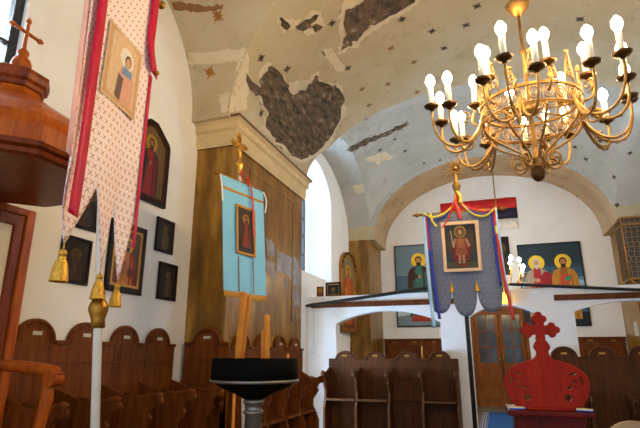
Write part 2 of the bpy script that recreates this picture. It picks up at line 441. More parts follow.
# paint stars and bare patches lie on the vault surface, in the ceiling's own mesh
bm = bmesh.new(); bm.from_mesh(ceil.data)
tree = BVHTree.FromBMesh(bm)
eye = Vector((0, 0, EYE))
def hit(px, py):
    d = ray(px, py).normalized(); h = tree.ray_cast(eye, d)
    return (h[0], h[1]) if h[0] is not None else (None, None)
rnd = random.Random(4)
def star(px, py, size, mi, arms=8):
    p, n = hit(px, py)
    if p is None: return
    if n.dot(ray(px, py)) > 0: n = -n
    t = n.orthogonal().normalized(); b = n.cross(t); a0 = rnd.random()
    for k in range(arms):
        a = a0 + 2 * PI * k / arms; L = size * (1 if k % 2 == 0 else .72)
        d = t * math.cos(a) + b * math.sin(a); s_ = n.cross(d)
        w = size * .16; q = p + n * .004
        vs = [bm.verts.new(v) for v in (q - s_ * w * .3, q + d * L * .55 - s_ * w, q + d * L, q + d * L * .55 + s_ * w, q + s_ * w * .3)]
        f = bm.faces.new(vs); f.material_index = mi
stars_l = [(210, 72, .11, 6), (218, 16, .11, 6)]
for x, y in [(261, 58), (287, 69), (261, 113), (332, 23), (348, 68), (402, 19), (374, 3), (444, 48), (432, 31), (477, 6), (466, 25), (580, 19)]: stars_l.append((x, y, .088, 5))
for x, y in [(391, 48), (414, 62), (388, 84), (362, 89), (417, 92), (369, 105)]: stars_l.append((x, y, .085, 7))
for x, y in [(366, 119), (380, 150), (395, 139), (405, 151), (600, 141), (586, 159), (630, 153), (614, 177), (617, 205), (560, 130), (575, 147)]: stars_l.append((x, y, .085, 5))
for x, y in [(424, 163), (405, 184), (396, 199), (387, 216), (440, 160), (402, 204), (392, 230), (562, 186), (577, 196), (590, 212), (599, 224), (566, 178), (598, 234), (604, 227)]: stars_l.append((x, y, .06, 5))
for a in stars_l: star(*a)
def patch(poly, mi, jag=2.0, off=.003, seed=1, step=3.0):
    r_ = random.Random(seed); out = []
    n = len(poly)
    for i in range(n):
        (x0, y0), (x1, y1) = poly[i], poly[(i + 1) % n]; L = math.hypot(x1 - x0, y1 - y0); k = max(1, int(L / step))
        for j in range(k):
            t = j / k; out.append((x0 + (x1 - x0) * t + r_.uniform(-jag, jag), y0 + (y1 - y0) * t + r_.uniform(-jag, jag)))
    tmp = bmesh.new(); f = tmp.faces.new([tmp.verts.new((x, y, 0)) for x, y in out])
    bmesh.ops.triangulate(tmp, faces=[f])
    for _ in range(4):
        es = [e for e in tmp.edges if e.calc_length() > 5]
        if es: bmesh.ops.subdivide_edges(tmp, edges=es, cuts=1)
        bmesh.ops.triangulate(tmp, faces=tmp.faces[:])
    mp = {}
    for v in tmp.verts:
        p, nn = hit(v.co.x, v.co.y)
        if p is None: continue
        if nn.dot(ray(v.co.x, v.co.y)) > 0: nn = -nn
        mp[v.index] = bm.verts.new(p + nn * off)
    tmp.verts.index_update()
    for f in tmp.faces:
        ids = [v.index for v in f.verts]
        if all(i in mp for i in ids):
            try: g = bm.faces.new([mp[i] for i in ids]); g.material_index = mi; g.smooth = True
            except ValueError: pass
    tmp.free()
def _idx(poly): return poly
BIG = [(269, 64), (280, 73), (287, 84), (291, 94), (303, 91), (310, 82), (315, 73), (319.5, 86), (335, 84), (343, 98), (338.5, 122), (327, 142), (316, 153), (303, 160), (290, 155), (284, 146), (276, 142), (266, 129), (268, 113), (259, 95), (260, 80)]
patch([(x + (x - 300) * .07, y + (y - 112) * .06) for x, y in BIG], 3, 2.5, .004, 11)
patch(BIG, 2, 1.8, .014, 2)
TOP = [(341, 51), (345, 38), (343, 22), (347, 8), (360, 2), (372, -4), (420, -6), (408, 4), (392, 14), (370, 26), (354, 42)]
patch([(338, 54), (341, 36), (339, 18), (344, 2), (358, -5), (430, -8), (412, 8), (394, 18), (372, 31), (356, 46)], 3, 2, .0025, 12)
patch(TOP, 2, 2, .014, 3)
patch([(276, 14), (290, 20), (303, 20), (312, 10), (320, 12), (326, 24), (318, 33), (306, 36), (296, 28), (282, 32)], 3, 2, .0025, 5)
patch([(278, 16), (286, 19), (291, 25), (286, 30), (281, 25)], 2, 1.5, .014, 6)
patch([(294, 27), (304, 21), (313, 14), (318, 14), (314, 21), (305, 29), (298, 31)], 2, 2, .014, 26)
patch([(310, 27), (317, 22), (322, 27), (316, 31)], 2, 1.5, .014, 27)
patch([(245, 72), (252, 80), (262, 92), (256, 96), (247, 84)], 2, 1.5, .012, 16)
patch([(322, 50), (332, 48), (336, 56), (346, 68), (340, 72), (328, 60)], 3, 1.5, .003, 18)
patch([(333, 148), (345, 136), (362, 130), (410, 117), (414, 124), (400, 136), (372, 146), (350, 156)], 4, 1.5, .003, 7)
patch([(346, 149), (362, 140), (384, 132), (407, 121), (409, 124), (386, 136), (366, 144), (352, 152)], 2, 1.0, .014, 8)
patch([(362, 160), (384, 152), (396, 156), (380, 164)], 3, 1.5, .003, 9)
patch([(352, 186), (362, 184), (365, 192), (356, 194)], 3, 1, .003, 10)
patch([(176, 55), (210, 51), (247, 48), (249, 60), (200, 64), (177, 66)], 3, 1.5, .004, 13)
patch([(237, 58), (250, 57), (246, 110), (234, 112)], 3, 1.5, .006, 19)
patch([(219, 94), (234, 92), (234, 112), (221, 113)], 3, 1.2, .004, 14)
patch([(160, 0), (180, 2), (205, 6), (224, 4), (222, 10), (196, 13), (172, 8)], 7, 1.2, .003, 15)
bm.to_mesh(ceil.data); bm.free()
struct(ceil)

# piers and their cornices
def pillar(sg, y0, y1, dark=False):
    mb = MB(); mb.box((sg * XW, y0, 0), (sg * XP, y1, ZS - .04), .015)
    p = struct(mb.build('pillar', ['pier', 'peel', 'wall']))
    return p
pil = [pillar(-1, 5.85, 8.6), pillar(1, 5.85, 8.6), pillar(-1, 14.0, YE), pillar(1, 14.0, YE)]
bmp_ = bmesh.new(); bmp_.from_mesh(pil[0].data)
def peel(pts, seed):
    r_ = random.Random(seed); out = []
    for i in range(len(pts)):
        (a, b), (c, d) = pts[i], pts[(i + 1) % len(pts)]
        for j in range(5): t = j / 5; out.append((a + (c - a) * t + r_.uniform(-.035, .035), b + (d - b) * t + r_.uniform(-.035, .035)))
    f = bmp_.faces.new([bmp_.verts.new((-XP + .003, y, z)) for y, z in out]); f.material_index = 1
    bmesh.ops.triangulate(bmp_, faces=[f])
def pp(px, py): v = at(px, py, X=-XP); return (v.y, v.z)
peel([pp(*q) for q in [(266, 238), (274, 242), (275, 256), (268, 255)]], 1)
peel([pp(*q) for q in [(276, 250), (290, 256), (300, 262), (300, 286), (296, 290), (288, 276), (277, 272)]], 2)
peel([pp(*q) for q in [(264, 259), (273, 262), (275, 278), (268, 274)]], 3)
peel([pp(*q) for q in [(291, 290), (299, 288), (299, 308), (294, 304)]], 4)
peel([pp(*q) for q in [(284, 280), (287, 282), (287, 288), (284, 286)]], 5)
bmesh.ops.recalc_face_normals(bmp_, faces=bmp_.faces[:]); bmp_.to_mesh(pil[0].data); bmp_.free()
def cornice(sg, y0, y1, idx):
    prof = [(0, -.42), (.03, -.42), (.05, -.36), (.05, -.2), (.09, -.17), (.09, -.08), (.14, -.04), (.15, 0), (0, 0)]
    mb = MB(); bmx = mb.bm
    def ring(e): return [(sg * XW, y0 - e), (sg * (XP - e), y0 - e), (sg * (XP - e), y1 + e), (sg * XW, y1 + e)]
    rows = [[bmx.verts.new((x, y, ZS + z)) for x, y in ring(e)] for e, z in prof]
    for k, (A, B) in enumerate(zip(rows, rows[1:])):
        for i in range(3):
            f = bmx.faces.new((A[i], A[i + 1], B[i + 1], B[i])); f.material_index = 1 if k in (0, 6) else 0
    bmx.faces.new(rows[0]); 
    return struct(mb.build('trim_%d' % idx, ['cream', 'ctrim']))
cornice(-1, 5.85, 8.6, 1); cornice(1, 5.85, 8.6, 2)
# shallow sunk panel on the near pier
mb = MB()
for a, b in (((6.35, 2.05), (6.39, 4.2)), ((8.1, 2.05), (8.14, 4.2)), ((6.35, 4.16), (8.14, 4.2))):
    mb.box((-XP, a[0], a[1]), (-XP + .012, b[0], b[1]), .004)
struct(mb.build('trim_3', 'pier'))

# windows
def window(n, sg, y0, y1, z0, zs, z1, x=4.5, bars=(.25, .5, .75)):
    mb = MB(); w = .09
    out = [(y0, z0), (y1, z0)] + arc((y0 + y1) / 2, zs, (y1 - y0) / 2, 0, PI, 16, z1 - zs)
    inn = [(y0 + w, z0 + w), (y1 - w, z0 + w)] + arc((y0 + y1) / 2, zs, (y1 - y0) / 2 - w, 0, PI, 16, z1 - zs - w)
    A = [[mb.bm.verts.new((sg * xx, a, b)) for a, b in L] for xx, L in ((x, out), (x, inn), (x + .07, inn), (x + .07, out))]
    k = len(out)
    for P, Q in ((0, 1), (1, 2), (2, 3), (3, 0)):
        for i in range(k): mb.bm.faces.new((A[P][i], A[P][(i + 1) % k], A[Q][(i + 1) % k], A[Q][i]))
    ym = (y0 + y1) / 2
    mb.box((sg * x, ym - .02, z0), (sg * (x + .05), ym + .02, z1 - .05))
    for t in bars:
        z = z0 + (zs - z0) * t + .1; mb.box((sg * x, y0 + .05, z - .015), (sg * (x + .05), y1 - .05, z + .015))
    o = struct(mb.build('window_%d' % n, 'winframe'))
    g = MB(); g.prism(inn, sg * (x + .03), sg * (x + .036), 'x'); g.build('pane', 'glass', o)
    return o
window(1, -1, 9.75, 11.95, 3.4, 5.3, 6.05); window(2, 1, 9.75, 11.95, 3.4, 5.3, 6.05)
window(3, -1, 1.75, 2.9, 3.75, 5.0, 5.35, 3.95, (.3,)); window(4, 1, 1.75, 2.9, 3.75, 5.0, 5.35, 3.95, (.3,))

# low screen wall with three flat arches
SY, ST = 10.5, 2.74
def opening(x0, x1, zs, za):
    n = 14; return [(x0, 0), (x0, zs)] + [(x0 + (x1 - x0) * i / n, zs + (za - zs) * math.sin(PI * i / n) ** .8) for i in range(1, n)] + [(x1, zs), (x1, 0)]
poly = [(-XW, 0)] + opening(-3.23, -1.04, 2.14, 2.40) + opening(-.47, .84, 2.22, 2.44) + opening(1.42, 3.4, 2.28, 2.46) + [(XW, 0), (XW, ST), (-XW, ST)]
mb = MB(); mb.prism(poly, SY, SY + .26); struct(mb.build('wall_screen', 'screen'))

# double door in the west wall
def door():
    o = MB(); o.prism([(DX0 + .01, 0), (DX0 + .1, 0), (DX0 + .1, DZ - .1), (DX1 - .1, DZ - .1), (DX1 - .1, 0), (DX1 - .01, 0), (DX1 - .01, DZ - .01), (DX0 + .01, DZ - .01)], YE + .02, YE + .2)
    d = struct(o.build('door_1', 'door'))
    xm = (DX0 + DX1) / 2; zb, zt = .1, DZ - .11
    for x0, x1, s_ in ((DX0 + .11, xm - .006, 1), (xm + .006, DX1 - .11, -1)):
        w = x1 - x0; st = .1; holes = []
        gx0, gx1 = x0 + st, x1 - st; z0, z1 = 1.28, zt - .12
        cw = (gx1 - gx0 - .03) / 2; ch = (z1 - z0 - .06) / 3
        for i in range(2):
            for j in range(3):
                a = gx0 + i * (cw + .03); b = z0 + j * (ch + .03)
                holes.append([(a, b), (a + cw, b), (a + cw, b + ch), (a, b + ch)])
        l = flat([(x0, zb), (x1, zb), (x1, zt), (x0, zt)], holes, .06).build('door_leaf', 'door', d, (0, YE + .08, 0))
        g = MB(); g.box((gx0 - .01, -.004, z0 - .01), (gx1 + .01, .004, z1 + .01)); g.build('glazing', 'dglass', l)
        p = MB(); p.box((gx0, -.045, .3), (gx1, -.02, .62), .015); p.box((gx0, -.045, .7), (gx1, -.02, 1.18), .015); p.build('panel', 'door', l)
        k = MB(); xk = xm - s_ * .05; k.lathe([(.0, 0), (.03, .005), (.03, .012), (.012, .02), (.012, .05), (.032, .06), (.036, .075), (.02, .09), (0, .09)], 14, M=Matrix.Translation((xk, -.03, 1.38)) @ Matrix.Rotation(PI / 2, 4, 'X')); k.build('door_knob', 'brass', l)
    return d
door()
mb = MB(); mb.box((DX0 - .1, YE - .45, 0), (DX1 + .1, YE + .6, .1), .01); struct(mb.build('trim_4', 'floor'))

mb = MB(); mb.prism([(8.85, 0), (8.93, 0), (8.93, 2.17), (9.77, 2.17), (9.77, 0), (9.85, 0), (9.85, 2.25), (8.85, 2.25)], -4.3, -4.2, 'x')
struct(mb.build('added_doorway', 'door'))  # unseen side doorway, added to let blue light reach the screen
# carpet runner
cr = thing('carpet_runner', 'blue carpet runner leading through the middle arch to the double door', 'carpet', (.17, 0, .0))
mb = MB(); mb.box((-.52, 6.0, .001), (.62, 15.2, .012)); mb.build('pile', 'carpet', cr)
mb = MB(); mb.box((-.68, 6.0, .001), (-.525, 15.2, .011)); plabel(mb.build('border', 'stripe', cr), 'pale striped border')

# ------------------------------------------------------------------ painted icons
PV = 0.0008
def painting(name, parent, w, h, shapes, mat='paint', y=0.0, thick=.012, outline=None):
    """a thin board facing -y; shapes are (polygon in 0..1 of the board, colour), back to front"""
    mb = MB(); bmx = mb.bm; cl = bmx.loops.layers.float_color.new('Col')
    out = outline or [(0, 0), (1, 0), (1, 1), (0, 1)]
    P = [((a - .5) * w, b * h) for a, b in out]
    mb.prism(P, y, y + thick)
    base = srgb(shapes[0][1])
    for f in bmx.faces:
        for l in f.loops: l[cl] = base
    for k, (poly, c) in enumerate(shapes[1:]):
        f = bmx.faces.new([bmx.verts.new(((a - .5) * w, y - PV * (k + 1), b * h)) for a, b in poly])
        for l in f.loops: l[cl] = srgb(c)
        f.normal_update()
        if f.normal.y > 0: f.normal_flip()
    return mb.build(name, mat, parent, recalc=False)
def ell(cx, cy, rx, ry, n=24): return [(cx + rx * math.cos(2 * PI * i / n), cy + ry * math.sin(2 * PI * i / n)) for i in range(n)]
def saint(cx, head, s, asp, robe, inner, halo='d8a028', skin='b88458', hair='3a2414', base=-.0, beard=True, extra=()):
    """half or full length figure; s = head radius in board heights, asp = height/width"""
    X = lambda v: cx + v * s * asp
    Z = lambda v: head + v * s
    P = lambda L: [(X(a), max(base, Z(b))) for a, b in L]
    bot = min(-9, (base - head) / s)
    sh = [(ell(cx, head + .1 * s, 1.9 * s * asp, 1.9 * s), halo), (ell(cx, head + .1 * s, 1.65 * s * asp, 1.65 * s), 'dca028' if int(halo[:2], 16) > 180 else halo)]
    sh += [(P([(-.5, -1), (-1.2, -1.5), (-2.3, -2.0), (-2.9, -3.5), (-3.0, -6), (-2.7, bot), (2.7, bot), (3.0, -6), (2.9, -3.5), (2.3, -2.0), (1.2, -1.5), (.5, -1)]), robe)]
    sh += [(P([(-.5, -1), (-.9, -1.6), (-1.0, -4), (-1.3, bot), (1.1, bot), (.9, -4), (.8, -1.6), (.5, -1)]), inner)]
    sh += [(P([(-1.8, -4.2), (-.3, -4.6), (.2, -4.1), (-.2, -3.8), (-1.6, -3.2)]), robe), (ell(X(.1), Z(-4.15), .35 * s * asp, .4 * s, 10), skin)]
    sh += [(P([(-1.6, -5), (-1.2, -5), (-1.5, bot), (-2.1, bot)]), inner), (P([(1.4, -3), (1.7, -3), (2.1, bot), (1.6, bot)]), inner)]
    sh += [(ell(cx, head + .25 * s, .88 * s * asp, .95 * s, 18), hair), (ell(cx, head - .02 * s, .66 * s * asp, .85 * s, 18), skin)]
    if beard: sh += [(P([(-.66, -.2), (-.5, -1.1), (0, -1.5), (.5, -1.1), (.66, -.2), (.3, -.42), (-.3, -.42)]), hair)]
    sh += [(ell(X(-.25), Z(.12), .1 * s * asp, .07 * s, 8), '2a160c'), (ell(X(.25), Z(.12), .1 * s * asp, .07 * s, 8), '2a160c'), (P([(-.06, .1), (.06, .1), (.1, -.2), (-.1, -.2)]), '8c5a38')]
    return sh + list(extra)
def frame(parent, w, h, t, d, mat, y=0.0, name='frame', inner=0, imat='frame_g'):
    f = flat([(-w / 2 - t, -t), (w / 2 + t, -t), (w / 2 + t, h + t), (-w / 2 - t, h + t)], [[(-w / 2, 0), (w / 2, 0), (w / 2, h), (-w / 2, h)]], d, min(.006, t * .3)).build(name, mat, parent, (0, y, 0))
    if inner:
        flat([(-w / 2, 0), (w / 2, 0), (w / 2, h), (-w / 2, h)], [[(-w / 2 + inner, inner), (w / 2 - inner, inner), (w / 2 - inner, h - inner), (-w / 2 + inner, h - inner)]], d * .7).build('slip', imat, f)
    return f
def wall_icon(label, Y0, Y1, Z0, Z1, shapes, fm='frame_d', t=.03, inner=0, mat='paint_dark', X=-XW, d=.03):
    w, h = Y1 - Y0 - 2 * t, Z1 - Z0 - 2 * t
    o = thing('icon_painting', label, 'icon', (X + d / 2 + .004, (Y0 + Y1) / 2, Z0 + t), R(90))
    frame(o, w, h, t, d, fm, 0, inner=inner); painting('painted_panel', o, w, h, shapes, mat, -.002, .012)
    return o
dk = '2a1c12'
wall_icon('small dark icon in a black frame on the white wall, behind the largest gold tassel', 3.66, 4.03, 2.18, 2.63, [(0, '241a16')] + saint(.5, .62, .085, 1.25, '3a2a22', '4a3020', '5a4020', '5a3c28'), t=.02)
wall_icon('dark icon hung highest behind the white banner pole, half hidden by the pink tails', 3.72, 4.06, 2.74, 3.16, [(0, '1e2024')] + saint(.5, .64, .08, 1.25, '30343c', '4a3024', '54401e', '553a28'), t=.02)
wall_icon('large icon of a red and ochre figure in black and gilt frame behind the tassels', 4.28, 4.87, 2.17, 2.95,
          [(0, '5a3a20'), ([(0, 0), (1, 0), (1, .25), (0, .3)], '6a2c18')] + saint(.5, .7, .075, 1.4, '9c3418', 'c07430', 'c09030', 'a8744c', extra=[(ell(.35, .3, .14, .09, 12), '9a5a2a'), (ell(.68, .26, .14, .08, 12), '7c2a1a')]), t=.055, inner=.035, mat='paint')
wall_icon('small dark icon of a pale robed figure, upper one beside the brown pier', 5.06, 5.41, 2.75, 3.17, [(0, '2c2016')] + saint(.5, .72, .07, 1.25, '5a4630', '6e5a40', '7a5a28', '6a4c30'), t=.025)
wall_icon('small dark icon in a black frame, lower one beside the brown pier', 5.18, 5.55, 2.17, 2.62, [(0, '221a12')] + saint(.5, .68, .07, 1.25, '3e2e20', '54402a', '6a5024', '5c4028'), t=.025)
# peaked icon
def peaked():
    w, h = .72, 1.0
    o = thing('icon_painting', 'peaked dark icon of a red robed standing saint, highest on the white wall', 'icon', (-XW + .03, 4.79, 3.3), R(90))
    out = [(-w / 2, 0), (w / 2, 0), (w / 2, .8), (w / 2 - .03, .86), (w / 2 - .18, .97), (.07, 1.05), (-.07, 1.05), (-w / 2 + .18, .97), (-w / 2 + .03, .86), (-w / 2, .8)]
    q = .05; inn = [(-w / 2 + q, q), (w / 2 - q, q), (w / 2 - q, .79), (w / 2 - .2, .92), (.05, 1.0), (-.05, 1.0), (-w / 2 + .2, .92), (-w / 2 + q, .79)]
    flat(out, [inn], .05, .006).build('frame', 'frame_d', o)
    flat([(a * .98, b * .99 + .003) for a, b in inn], [[(a * .92, .5 + (b - .5) * .94) for a, b in inn]], .045).build('slip', 'frame_b', o)
    painting('painted_panel', o, w - .08, .98, [(0, '6a5428'), ([(.1, .02), (.9, .02), (.9, .3), (.1, .25)], '5c4a26')] + saint(.5, .76, .062, 1.5, '4a2420', '8a1c18', 'a8802c', '94683e', base=.06, extra=[([(.33, .1), (.42, .55), (.36, .6), (.26, .1)], '26282c')]), 'paint', -.004, .012,
             [((a / (w - .08)) + .5, b / .98) for a, b in inn])
peaked()

# tall icons on the west wall
def gain(c, g):
    return ''.join('%02x' % min(255, int(int(c[i:i + 2], 16) * g + 6)) for i in (0, 2, 4))
def west_icon(label, x0, x1, z0, z1, shapes, t=.02):
    shapes = [(p, gain(c, 1.3)) for p, c in shapes]
    w, h = x1 - x0, z1 - z0
    o = thing('icon_painting', label, 'icon', ((x0 + x1) / 2, YE - .03, z0))
    frame(o, w - 2 * t, h - 2 * t, t, .05, 'frame_d').location.z = t
    painting('painted_panel', o, w - .01, h - .01, shapes, 'paint', -.012, .02)
    return o
sky1 = [(0, '54646c'), ([(0, .0), (1, 0), (1, .12), (0, .16)], '5c7078'), ([(0, .12), (.5, .16), (1, .1), (1, .2), (0, .22)], '9aa8a8'), ([(0, .22), (1, .2), (1, .6), (0, .62)], '3c5262'), ([(0, .62), (1, .6), (1, 1), (0, 1)], '5a6c74'), ([(.55, .6), (1, .5), (1, 1), (.65, 1)], '8c8654')]
west_icon('tall icon of a green stoled monk saint on blue ground, beside the grey banner', -2.84, -1.36, 2.33, 4.86,
          sky1 + saint(.5, .8, .048, 1.7, '3a2418', '2e5a50', 'd09c2c', '9c6c44', '2a1a10', base=.12, extra=[([(.78, .3), (.8, .3), (.8, .9), (.78, .9)], '8a5a20'), ([(.72, .78), (.86, .78), (.86, .795), (.72, .795)], '8a5a20'), ([(.84, .4), (.98, .4), (.94, .75), (.86, .72)], '8c2418'), ([(.3, .06), (.7, .06), (.68, .13), (.32, .13)], '8c2c1c')]))
sky2 = [(0, '22323e'), ([(0, 0), (1, 0), (1, .18), (0, .14)], '16202a'), ([(0, .18), (1, .16), (1, .42), (0, .4)], '2c4a5e'), ([(0, .4), (.4, .44), (1, .4), (1, .58), (.5, .56), (0, .6)], '4a6c80'), ([(0, .6), (1, .58), (1, .7), (0, .72)], '2a4658'), ([(0, .76), (1, .74), (1, 1), (0, 1)], '1e2c36'), ([(.0, .46), (.2, .5), (.14, .54), (0, .53)], '8ca4ac'), ([(.8, .5), (1, .47), (1, .53), (.86, .55)], '7c98a2')]
west_icon('wide tall icon of two haloed apostles on dark blue, over the middle and far arches', .82, 2.5, 2.27, 4.64,
          sky2 + saint(.28, .76, .05, 1.38, '8c7c6c', '8a1e24', 'd8a020', 'b0805a', 'a8a094', base=.08, extra=[([(.34, .45), (.5, .5), (.52, .62), (.4, .66), (.33, .6)], '7c1820')])
          + saint(.7, .76, .05, 1.38, '9a6a24', '7c5220', 'd8a020', '94643c', '22160e', base=.08, extra=[([(.64, .48), (.78, .52), (.82, .6), (.7, .62), (.62, .56)], 'a83020'), ([(.68, .52), (.8, .55), (.78, .6), (.7, .58)], '2c7050')]))
west_icon('narrow dark icon on the west wall just past the edge of the grey banner', .08, .6, 3.78, 4.92, [(0, '181818')] + saint(.5, .7, .08, 2.2, '24201e', '2e2622', '4a3818', '4a3020'))

# arched gilt icon on the wall before the far pier
def gilt():
    o = thing('icon_painting', 'tall arched icon with gilt carved frame on the wall before the far pier', 'icon', (-XW + .12, 13.45, 2.1), R(81))
    w, h = .95, 2.2
    out = [(-w / 2, 0), (w / 2, 0)] + arc(0, h - .5, w / 2, 0, PI, 18, .5)
    inn = [(-w / 2 + .09, .1), (w / 2 - .09, .1)] + arc(0, h - .52, w / 2 - .09, 0, PI, 18, .4)
    f = flat(out, [inn], .08, .01).build('frame', 'frame_g', o)
    mb = MB(); 
    mb.tube([((w / 2 - .04) * math.cos(PI * i / 40), -.04, h - .5 + .46 * math.sin(PI * i / 40)) for i in range(41)], [.022 + .014 * math.cos(i * PI / 2.5) for i in range(41)], 8)
    mb.build('carving', 'frame_b', f)
    painting('painted_panel', o, w - .1, h - .1, [(0, '8a7a5c'), ([(.1, .05), (.9, .05), (.9, .4), (.1, .5)], '6a3a24')] + saint(.5, .78, .05, 2.2, 'c03a18', 'b8742c', 'd09c2c', base=.1, extra=[([(.2, .3), (.4, .35), (.35, .6), (.2, .55)], 'd8842c'), ([(.6, .2), (.75, .3), (.7, .5)], 'e0c090')]), 'paint', -.01, .02, [((a / (w - .1)) + .5, b / (h - .1)) for a, b in inn])
gilt()

# two little icons standing on the screen wall
o = thing('icon_painting', 'tiny orange icon standing on the white screen wall near the window', 'icon', (-3.62, 10.58, ST + .0), R(6)); mb = MB()
painting('painted_panel', o, .14, .22, [(0, 'a05a20')] + saint(.5, .6, .1, 1.6, '6a2c14', '8a4a20'), 'paint', 0, .025)
frame(o, .12, .2, .012, .034, 'frame_b', .012).location.z = .013
o = thing('icon_painting', 'small dark icon with gilt slip standing on the white screen wall', 'icon', (-3.32, 10.6, ST + .0), R(-4))
painting('painted_panel', o, .3, .26, [(0, '2a2620')] + saint(.5, .6, .1, .9, '3a342c', '5a4a30', '7a6030'), 'paint', 0, .02)
frame(o, .3, .26, .025, .04, 'frame_d', .01, inner=.02).location.z = .026

# flag on the west wall
fg = thing('wall_flag', 'red, navy and white flag hung flat high on the west wall', 'flag', (-.19, YE - .03, 6.14), 0)
for k, (m, nm) in enumerate((('f_red', 'red stripe'), ('f_blue', 'navy stripe'), ('f_white', 'white stripe'))):
    mb = MB(); nx = 30
    for s_ in (0, .004):
        pass
    top = [[None] * (nx + 1) for _ in range(2)]
    rows = [[mb.bm.verts.new((-1.13 + 2.26 * i / nx, .012 * math.sin(i * .9), -.33 * (k + j))) for i in range(nx + 1)] for j in (0, 1)]
    for i in range(nx): f = mb.bm.faces.new((rows[0][i], rows[0][i + 1], rows[1][i + 1], rows[1][i])); f.smooth = True
    q = plabel(mb.build('stripe', m, fg), nm); md = q.modifiers.new('thick', 'SOLIDIFY'); md.thickness = .004

# ------------------------------------------------------------------ stalls
def scroll_profile(d, za):
    """side view of a stall partition: (forward distance, height)"""
    pts = [(0, 0), (0, za + .1), (d * .2, za + .055), (d * .4, za + .01), (d * .65, za - .025), (d - .08, za)]
    pts += [(d - .03 + .045 * math.cos(t), za - .035 + .045 * math.sin(t)) for t in [PI * .55 - PI * 1.25 * i / 8 for i in range(9)]]
    pts += [(d - .1, za - .1), (d - .13, za - .16), (d - .1, za - .2), (d - .14, za - .26), (d - .2, za - .34), (d - .2, za - .45), (d - .14, za - .56), (d - .1, za - .66), (d - .1, 0)]
    return pts
def stall_row(label, loc, rotz, n, s, H, za, depth, mat='stall', crown_r=.21, crown_h=.19, seat_up=(), ends=(True, True), plates='plaque', side_first=True, group=None, shoulder=.0):
    o = thing('choir_stalls', label, 'stall', loc, rotz, group)
    L = n * s; zs = H - crown_h
    out = [(-.02, 0), (L + .02, 0), (L + .02, zs)]
    for i in reversed(range(n)):
        c = (i + .5) * s; out += arc(c, zs, crown_r, 0, PI, 14, crown_h)
    out += [(-.02, zs)]
    flat(out, [], .045, .006).build('back_panel', mat, o, (0, -.023, 0))
    mb = MB()
    for i in range(n):
        c = (i + .5) * s
        mb.tube([(x, -.045, z - .012) for x, z in arc(c, zs, crown_r - .012, 0, PI, 16, crown_h - .006)], .017, 8)
        mb.tube([(x, -.045, z - .0) for x, z in arc(c, zs, crown_r - .06, 0, PI, 14, crown_h - .055)], .007, 6)
    xs = [-.02] + sum([[(i + .5) * s - crown_r, (i + .5) * s + crown_r] for i in range(n)], []) + [L + .02]
    for a, b in zip(xs[::2], xs[1::2]):
        if b - a > .02: mb.box((a, -.07, zs - .025), (b, 0, zs + .012), .006)
    mb.build('crest_moulding', mat, o)
    mb = MB(); mb.box((0, -.06, zs - .2), (L, -.04, zs - .185)); mb.build('back_rail', mat, o)
    mb = MB(); mb.box((0, -.07, 0), (L, -.04, .12), .01); mb.build('plinth', mat, o)
    pr = scroll_profile(depth, za)
    for i in range(n + 1):
        if (i == 0 and not ends[0]) or (i == n and not ends[1]): continue
        x = i * s; mb = MB(); mb.prism([(-.05 - a, b) for a, b in pr], x - .022, x + .022, 'x')
        p = mb.build('partition', mat, o)
        ar = MB(); ar.tube([(x, -.05 - a, b + .006) for a, b in pr[3:9]], [.02, .024, .028, .033, .03, .026], 8)
        ar.tube([(x - .034, -.05 - depth + .03, za - .035), (x + .034, -.05 - depth + .03, za - .035)], .036, 12)
        ar.build('armrest', mat, p)
    for i in range(n):
        up = i in seat_up; mb = MB(); x0, x1 = i * s + .024, (i + 1) * s - .024
        if up: mb.box((x0, -.11, za - .52), (x1, -.06, za - .16), .01)
        else: mb.box((x0, -.05 - depth + .14, za - .53), (x1, -.06, za - .49), .012)
        mb.build('seat', mat, o)
        if plates:
            mb = MB(); c = (i + .5) * s; mb.box((c - .05, -.052, zs + .05), (c + .05, -.046, zs + .085), .003); mb.build('name_plate', plates, o)
    return o
stall_row('long brown stall row with four arched crowns against the white icon wall', (-XW + .01, 3.2, 0), R(90), 4, .587, 1.81, 1.11, .72)
stall_row('single brown stall facing the nave entrance, set against the brown pier front', (-3.82, 5.84, 0), 0, 1, .6, 1.84, 1.12, .19)
stall_row('brown stall row with S-curved sides along the long nave face of the pier', (-XP + .005, 5.95, 0), R(90), 4, .645, 1.79, 1.12, .4)
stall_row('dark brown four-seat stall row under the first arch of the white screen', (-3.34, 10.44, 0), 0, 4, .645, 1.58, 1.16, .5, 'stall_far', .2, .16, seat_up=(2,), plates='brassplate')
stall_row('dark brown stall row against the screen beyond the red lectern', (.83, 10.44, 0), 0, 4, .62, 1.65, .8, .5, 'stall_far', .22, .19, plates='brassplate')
def wainscot(label, x0, x1, H):
    o = thing('panelled_bench', label, 'bench', (x0, YE - .01, 0)); L = x1 - x0
    mb = MB(); mb.box((0, -.05, 0), (L, 0, H), .006); mb.build('back_panel', 'stall', o)
    mb = MB(); mb.box((-.02, -.09, H), (L + .02, .0, H + .045), .01); mb.build('cap_rail', 'stall', o)
    k = max(2, int(L / .5))
    for i in range(k):
        a = i * L / k; mb = MB(); mb.box((a + .05, -.065, .75), (a + L / k - .05, -.045, H - .12), .015); mb.build('panel', 'stall', o)
    mb = MB(); mb.box((0, -.5, .42), (L, -.05, .47), .01); mb.build('seat', 'stall', o)
    for i in range(k + 1):
        a = min(max(i * L / k, .03), L - .03); mb = MB(); mb.box((a - .02, -.46, 0), (a + .02, -.06, .42)); mb.build('leg', 'stall', o)
    for i in range(k):
        a = (i + .5) * L / k; mb = MB(); mb.box((a - .06, -.054, H - .07), (a + .06, -.05, H - .04)); mb.build('name_plate', 'brassplate', o)
wainscot('panelled brown bench on the west wall beneath the green stoled saint', -3.25, -.86, 1.93)
